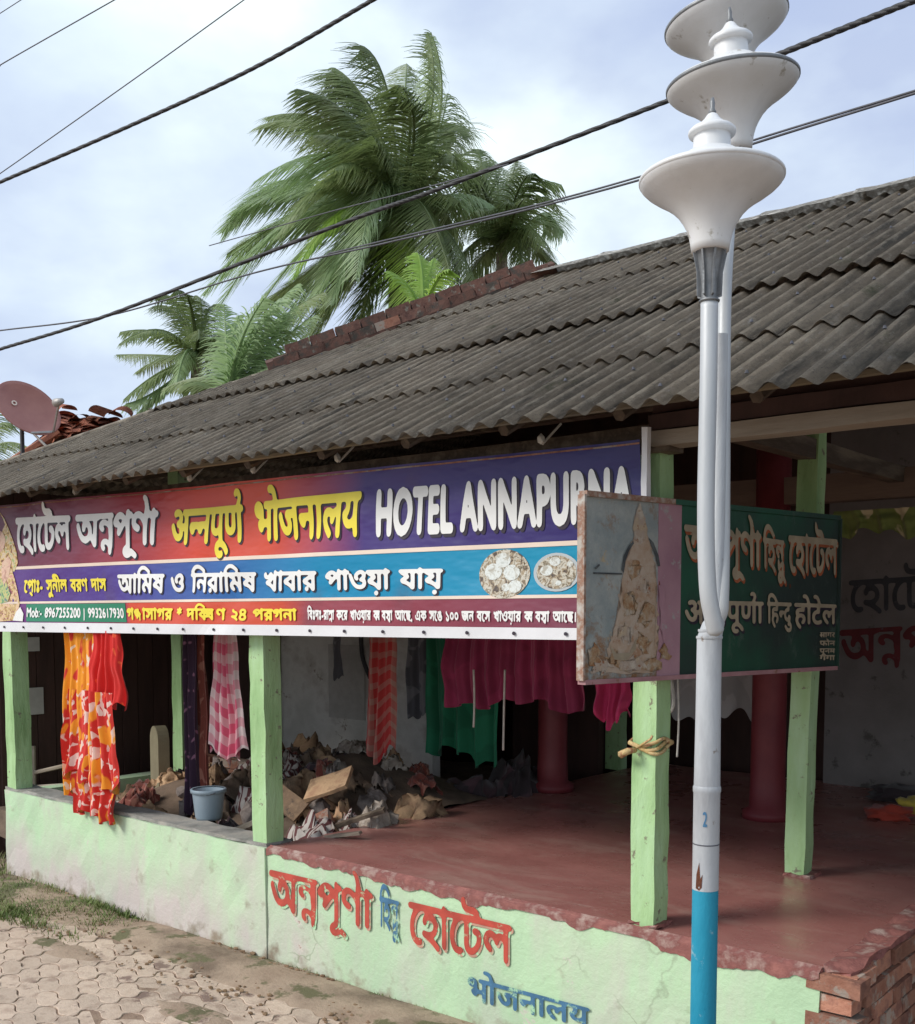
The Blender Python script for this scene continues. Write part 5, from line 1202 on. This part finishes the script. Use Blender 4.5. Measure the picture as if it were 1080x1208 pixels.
def stonep(px, py, Y, r, m, seed, name, cat, label, group):
    p = HP(px, py, Y); bm = blob((0, 0, 0), (r, r * random.uniform(.6, .9), r * random.uniform(.45, .7)), seed, .6, 1, 0, 1.3)
    bm.transform(Matrix.Translation(p) @ Matrix.Rotation(random.uniform(0, 6), 4, Vector((random.random(), random.random(), 1)).normalized())); tag(obj(name, bm, m), label, cat, group)
def crumple(label, p, w_, d_, h_, m, seed, name='crumpled_sheet', cat='sheet', group=None, n=16):
    bm = bmesh.new(); uvl = bm.loops.layers.uv.new('UVMap'); g = []; rz = random.uniform(0, 3.1)
    for j in range(n + 1):
        row = []
        for i in range(n + 1):
            u, v = i / n - .5, j / n - .5; q = Vector((u * 5, v * 5, seed * 3.7)); sh = 1 - .5 * min(1, (u * u + v * v) * 2.2)
            z = h_ * (sh * .8 + .55 * noise.noise(q) + .30 * noise.noise(q * 1.9) + .08 * noise.noise(q * 4.1)) - h_ * 1.3 * (u * u + v * v) * 1.6
            x = w_ * (u + .22 * noise.noise(q + Vector((9, 0, 0)))); y = d_ * (v + .22 * noise.noise(q + Vector((0, 9, 0))))
            row.append(bm.verts.new(Vector(p) + Vector((x * math.cos(rz) - y * math.sin(rz), x * math.sin(rz) + y * math.cos(rz), z))))
        g.append(row)
    for j in range(n):
        for i in range(n):
            f = bm.faces.new([g[j][i], g[j][i + 1], g[j + 1][i + 1], g[j + 1][i]])
            for lp_, (a, b) in zip(f.loops, ((i, j), (i + 1, j), (i + 1, j + 1), (i, j + 1))): lp_[uvl].uv = (a / n, b / n)
    o = obj(name, bm, m); o.data.shade_smooth(); return tag(o, label, cat, group)
def cr(label, px, py, Y, w_, d_, h_, m, seed, **k): return crumple(label, HP(px, py, Y) - Vector((0, 0, h_ * .5)), w_, d_, h_, m, seed, **k)
cr('brown rounded bundle behind the low wall right of the sari', 152, 945, 4.95, .42, .36, .24, 'sack_brown', 3, name='bundle', cat='bundle')
cr('pale flat sack beside the rear green post', 205, 958, 5.0, .46, .34, .12, 'sack_pale', 5, name='sack', cat='sack')
cr('large tan sack on the heap right of the corner post', 362, 930, 5.3, .60, .42, .24, 'cardboard', 9, name='sack', cat='sack')
cr('striped pale and dark red sack near the corner post', 372, 978, 4.75, .44, .34, .18, 'sack_stripe', 12, name='sack', cat='sack')
cr('brown sack at the right end of the heap', 497, 952, 5.6, .40, .32, .20, 'sack_brown', 14, name='sack', cat='sack')
cr('rumpled pale sack in the middle of the heap', 447, 962, 5.2, .38, .28, .18, 'sack_pale', 21, name='sack', cat='sack')
cr('dark lumpy sack behind the red checked towel', 420, 912, 6.0, .60, .44, .34, 'bundle_dark', 25, name='sack', cat='sack')
cr('dark red bundle against the white wall', 345, 890, 6.3, .6, .4, .40, 'sack_brown', 28, name='bundle', cat='bundle')
cr('low dark sack behind the brown sack at the heap end', 545, 930, 6.5, .6, .4, .24, 'bundle_dark', 31, name='sack', cat='sack')
cr('dark mound of cloth below the green cloth', 610, 912, 7.0, 1.0, .5, .34, 'bundle_dark', 33, name='cloth_mound', cat='cloth')
cols_ = [('sack_brown', 'brown'), ('heap_soil', 'dark brown'), ('sack_pale', 'grey'), ('cardboard', 'tan'), ('brown_print', 'dull red'), ('sack_stripe', 'striped'), ('stone', 'dark grey'), ('bundle_dark', 'blackish')]
for k in range(64):
    m_, cn = cols_[k % 8] if random.random() < .7 else cols_[k % 2]; x = random.uniform(-8.0, -5.3); y = random.uniform(4.5, 6.5)
    if k % 2: x = random.uniform(-6.9, -5.3); y = random.uniform(4.5, 5.7)
    w0 = random.uniform(.14, .34); zn = ('behind the sari' if x < -7.1 else 'behind the corner post' if x < -6.1 else 'beside the red floor'); fr_ = 'front' if y < 5.1 else 'rear'
    crumple(('small ' if w0 < .24 else 'wide ') + cn + ' crumpled sheet ' + ('at the heap front ' if y < 5.1 else 'at the heap rear ') + zn, (x, y, heap_z(x, y) + .005), w0, w0 * .8, random.uniform(.08, .17), m_, 60 + k, group='sheets: ' + cn + ' ' + fr_ + ' ' + zn, n=15)
def crate_board(px, py, Y, s, m, rot, label, name='board', cat='board'):
    p = HP(px, py, Y); bm = box((-s[0] / 2, -s[1] / 2, -s[2] / 2), (s[0] / 2, s[1] / 2, s[2] / 2), seg=(3, 2, 1), jit=.004)
    bm.transform(Matrix.Translation(p) @ Matrix.Rotation(rot[2], 4, 'Z') @ Matrix.Rotation(rot[1], 4, 'Y') @ Matrix.Rotation(rot[0], 4, 'X')); tag(obj(name, bm, m), label, cat)
crate_board(388, 925, 5.15, (.34, .24, .03), 'sack_brown', (.5, -.35, .4), 'tan cardboard sheet tilted on top of the heap', 'cardboard_sheet', 'cardboard')
crate_board(338, 945, 4.95, (.30, .16, .02), 'cardboard', (.9, .5, .2), 'brown cardboard flap beside the corner post', 'cardboard_sheet', 'cardboard')
crate_board(425, 965, 5.0, (.36, .05, .03), 'old_wood', (.2, -.35, .5), 'thick dark stick lying across the heap')
crate_board(405, 985, 4.7, (.26, .04, .02), 'pale_wood', (.1, -.2, .3), 'short pale lath at the front of the heap')
crate_board(287, 975, 4.65, (.20, .05, .03), 'pale_wood', (.1, -.4, .4), 'short pale lath left of the corner post')
crate_board(145, 952, 4.6, (.16, .08, .01), 'paper', (.6, .2, .4), 'crumpled white paper behind the low wall', 'paper_scrap', 'paper')
lab1 = 'broken stone or brick piece in the heap behind the low wall'
for k in range(46):
    x = random.uniform(-7.9, -5.2); y = random.uniform(4.5, 6.6)
    if random.random() < .5: x = random.uniform(-6.9, -5.2); y = random.uniform(4.5, 5.6)
    r = random.uniform(.045, .12); bm = blob((0, 0, 0), (r, r * random.uniform(.6, .9), r * random.uniform(.4, .7)), k, .6, 1, 0, 1.3)
    bm.transform(Matrix.Translation((x, y, heap_z(x, y) + r * .3)) @ Matrix.Rotation(random.uniform(0, 6), 4, Vector((random.random(), random.random(), 1)).normalized()))
    mm = random.choice(['stone', 'stone', 'sack_brown', 'brick_red', 'sack_pale']); kd = dict(stone='dark grey stone', sack_brown='brown clod', brick_red='reddish broken brick', sack_pale='pale grey stone')[mm]
    zn = ('left, near the sari and slab' if x < -7.1 else 'in the middle, behind the corner post' if x < -6.1 else 'at the right, next to the red floor'); fr_ = 'front' if y < 5.3 else 'back'
    tag(obj('rubble_piece', bm, mm), ('large ' if r > .09 else 'small ') + kd + ' on the heap ' + zn + ', ' + fr_, 'rubble', 'rubble: ' + kd + ' ' + fr_ + ' ' + zn)
# stacked bricks behind the pink towel
pb = HP(262, 925, 5.6); BS = thing('brick_stack', 'small dark stack of bricks behind the pink towel', 'brick stack', (pb.x, pb.y, .44))
for c_ in range(6):
    for k in range(3): brick(random.choice(BM_), (pb.x + (k - 1) * .235 + random.uniform(-.01, .01) + (.06 if c_ % 2 else 0), pb.y + random.uniform(-.02, .02), .5 + c_ * .078), random.uniform(-.08, .08), BS)
# bundles at the right edge on the red floor
def floor_px(px, py): return onZ(px, py, ZT)
for k, (px, py, s, m, lab) in enumerate(((1050, 965, (.16, .13, .055), 'bundle_red', 'flat dark red cloth bundle on the floor at the right edge'), (1076, 962, (.09, .10, .085), 'bundle_yellow', 'small yellow-green bundle on top of the red cloth at the right edge'),
                                         (1062, 945, (.22, .16, .07), 'bundle_dark', 'dark purple cloth bundle behind the red one at the right edge'))):
    p = floor_px(px, py); bm = blob(p + Vector((0, 0, s[2] * .6)), s, 40 + k, .7, 3, .6, 2.5); tag(obj('cloth_bundle', bm, m, smooth=True), lab, 'bundle')
# ---------------------------------------------------------------- grass and litter
gb = bmesh.new()
def tuft(x, y, n, h):
    for _ in range(n):
        a = random.uniform(0, 6.28); r = random.random() * .05; b = Vector((x + r * math.cos(a), y + r * math.sin(a), .0)); d = Vector((math.cos(a) * .5, math.sin(a) * .5, 1)).normalized(); L_ = h * random.uniform(.5, 1.2); s = Vector((-d.y, d.x, 0)).normalized() * .0035
        p1 = b + d * L_ * .55; p2 = b + d * L_ + Vector((d.x, d.y, -.35)) * L_ * .25
        v = [gb.verts.new(q) for q in (b - s, b + s, p1 + s * .8, p1 - s * .8, p2)]; gb.faces.new(v[:4]); gb.faces.new([v[3], v[2], v[4]])
for k in range(5200):
    x = random.uniform(-10.5, -6.2); y = random.uniform(3.56, 4.2)
    dens = max(0, min(1, (-6.3 - x) / .9)) * (.55 + .9 * noise.noise(Vector((x * 2.5, y * 2.5, 0))))
    if random.random() < dens: tuft(x, y, 7, .085)
for k in range(1500):
    x = random.uniform(-11, -8.3); y = random.uniform(4.2, 9)
    tuft(x, y, 6, .10)
for k in range(1500):
    x = random.uniform(-6.8, -1.4); y = YF - random.random() ** 2 * .28
    if noise.noise(Vector((x * 3, y * 3, 4))) > -.05: tuft(x, y, 5, random.uniform(.015, .045))
obj('grass', gb, 'grass_blade', kind='stuff')
lb = bmesh.new()
for k in range(900):
    x = random.uniform(-8.5, -1.4); y = YF - .03 - random.random() ** 1.5 * .7; r = random.uniform(.006, .022)
    if noise.noise(Vector((x * 2, y * 3, 9))) < -.1: continue
    t = blob((x, y, .012 + (.02 if y > 3.65 else .022)), (r, r * .7, r * .5), k, .5, 1); me = bpy.data.meshes.new('t'); t.to_mesh(me); t.free(); lb.from_mesh(me); bpy.data.meshes.remove(me)
obj('leaf_litter', lb, 'dry_litter', kind='stuff')
print('objects', len(bpy.data.objects))
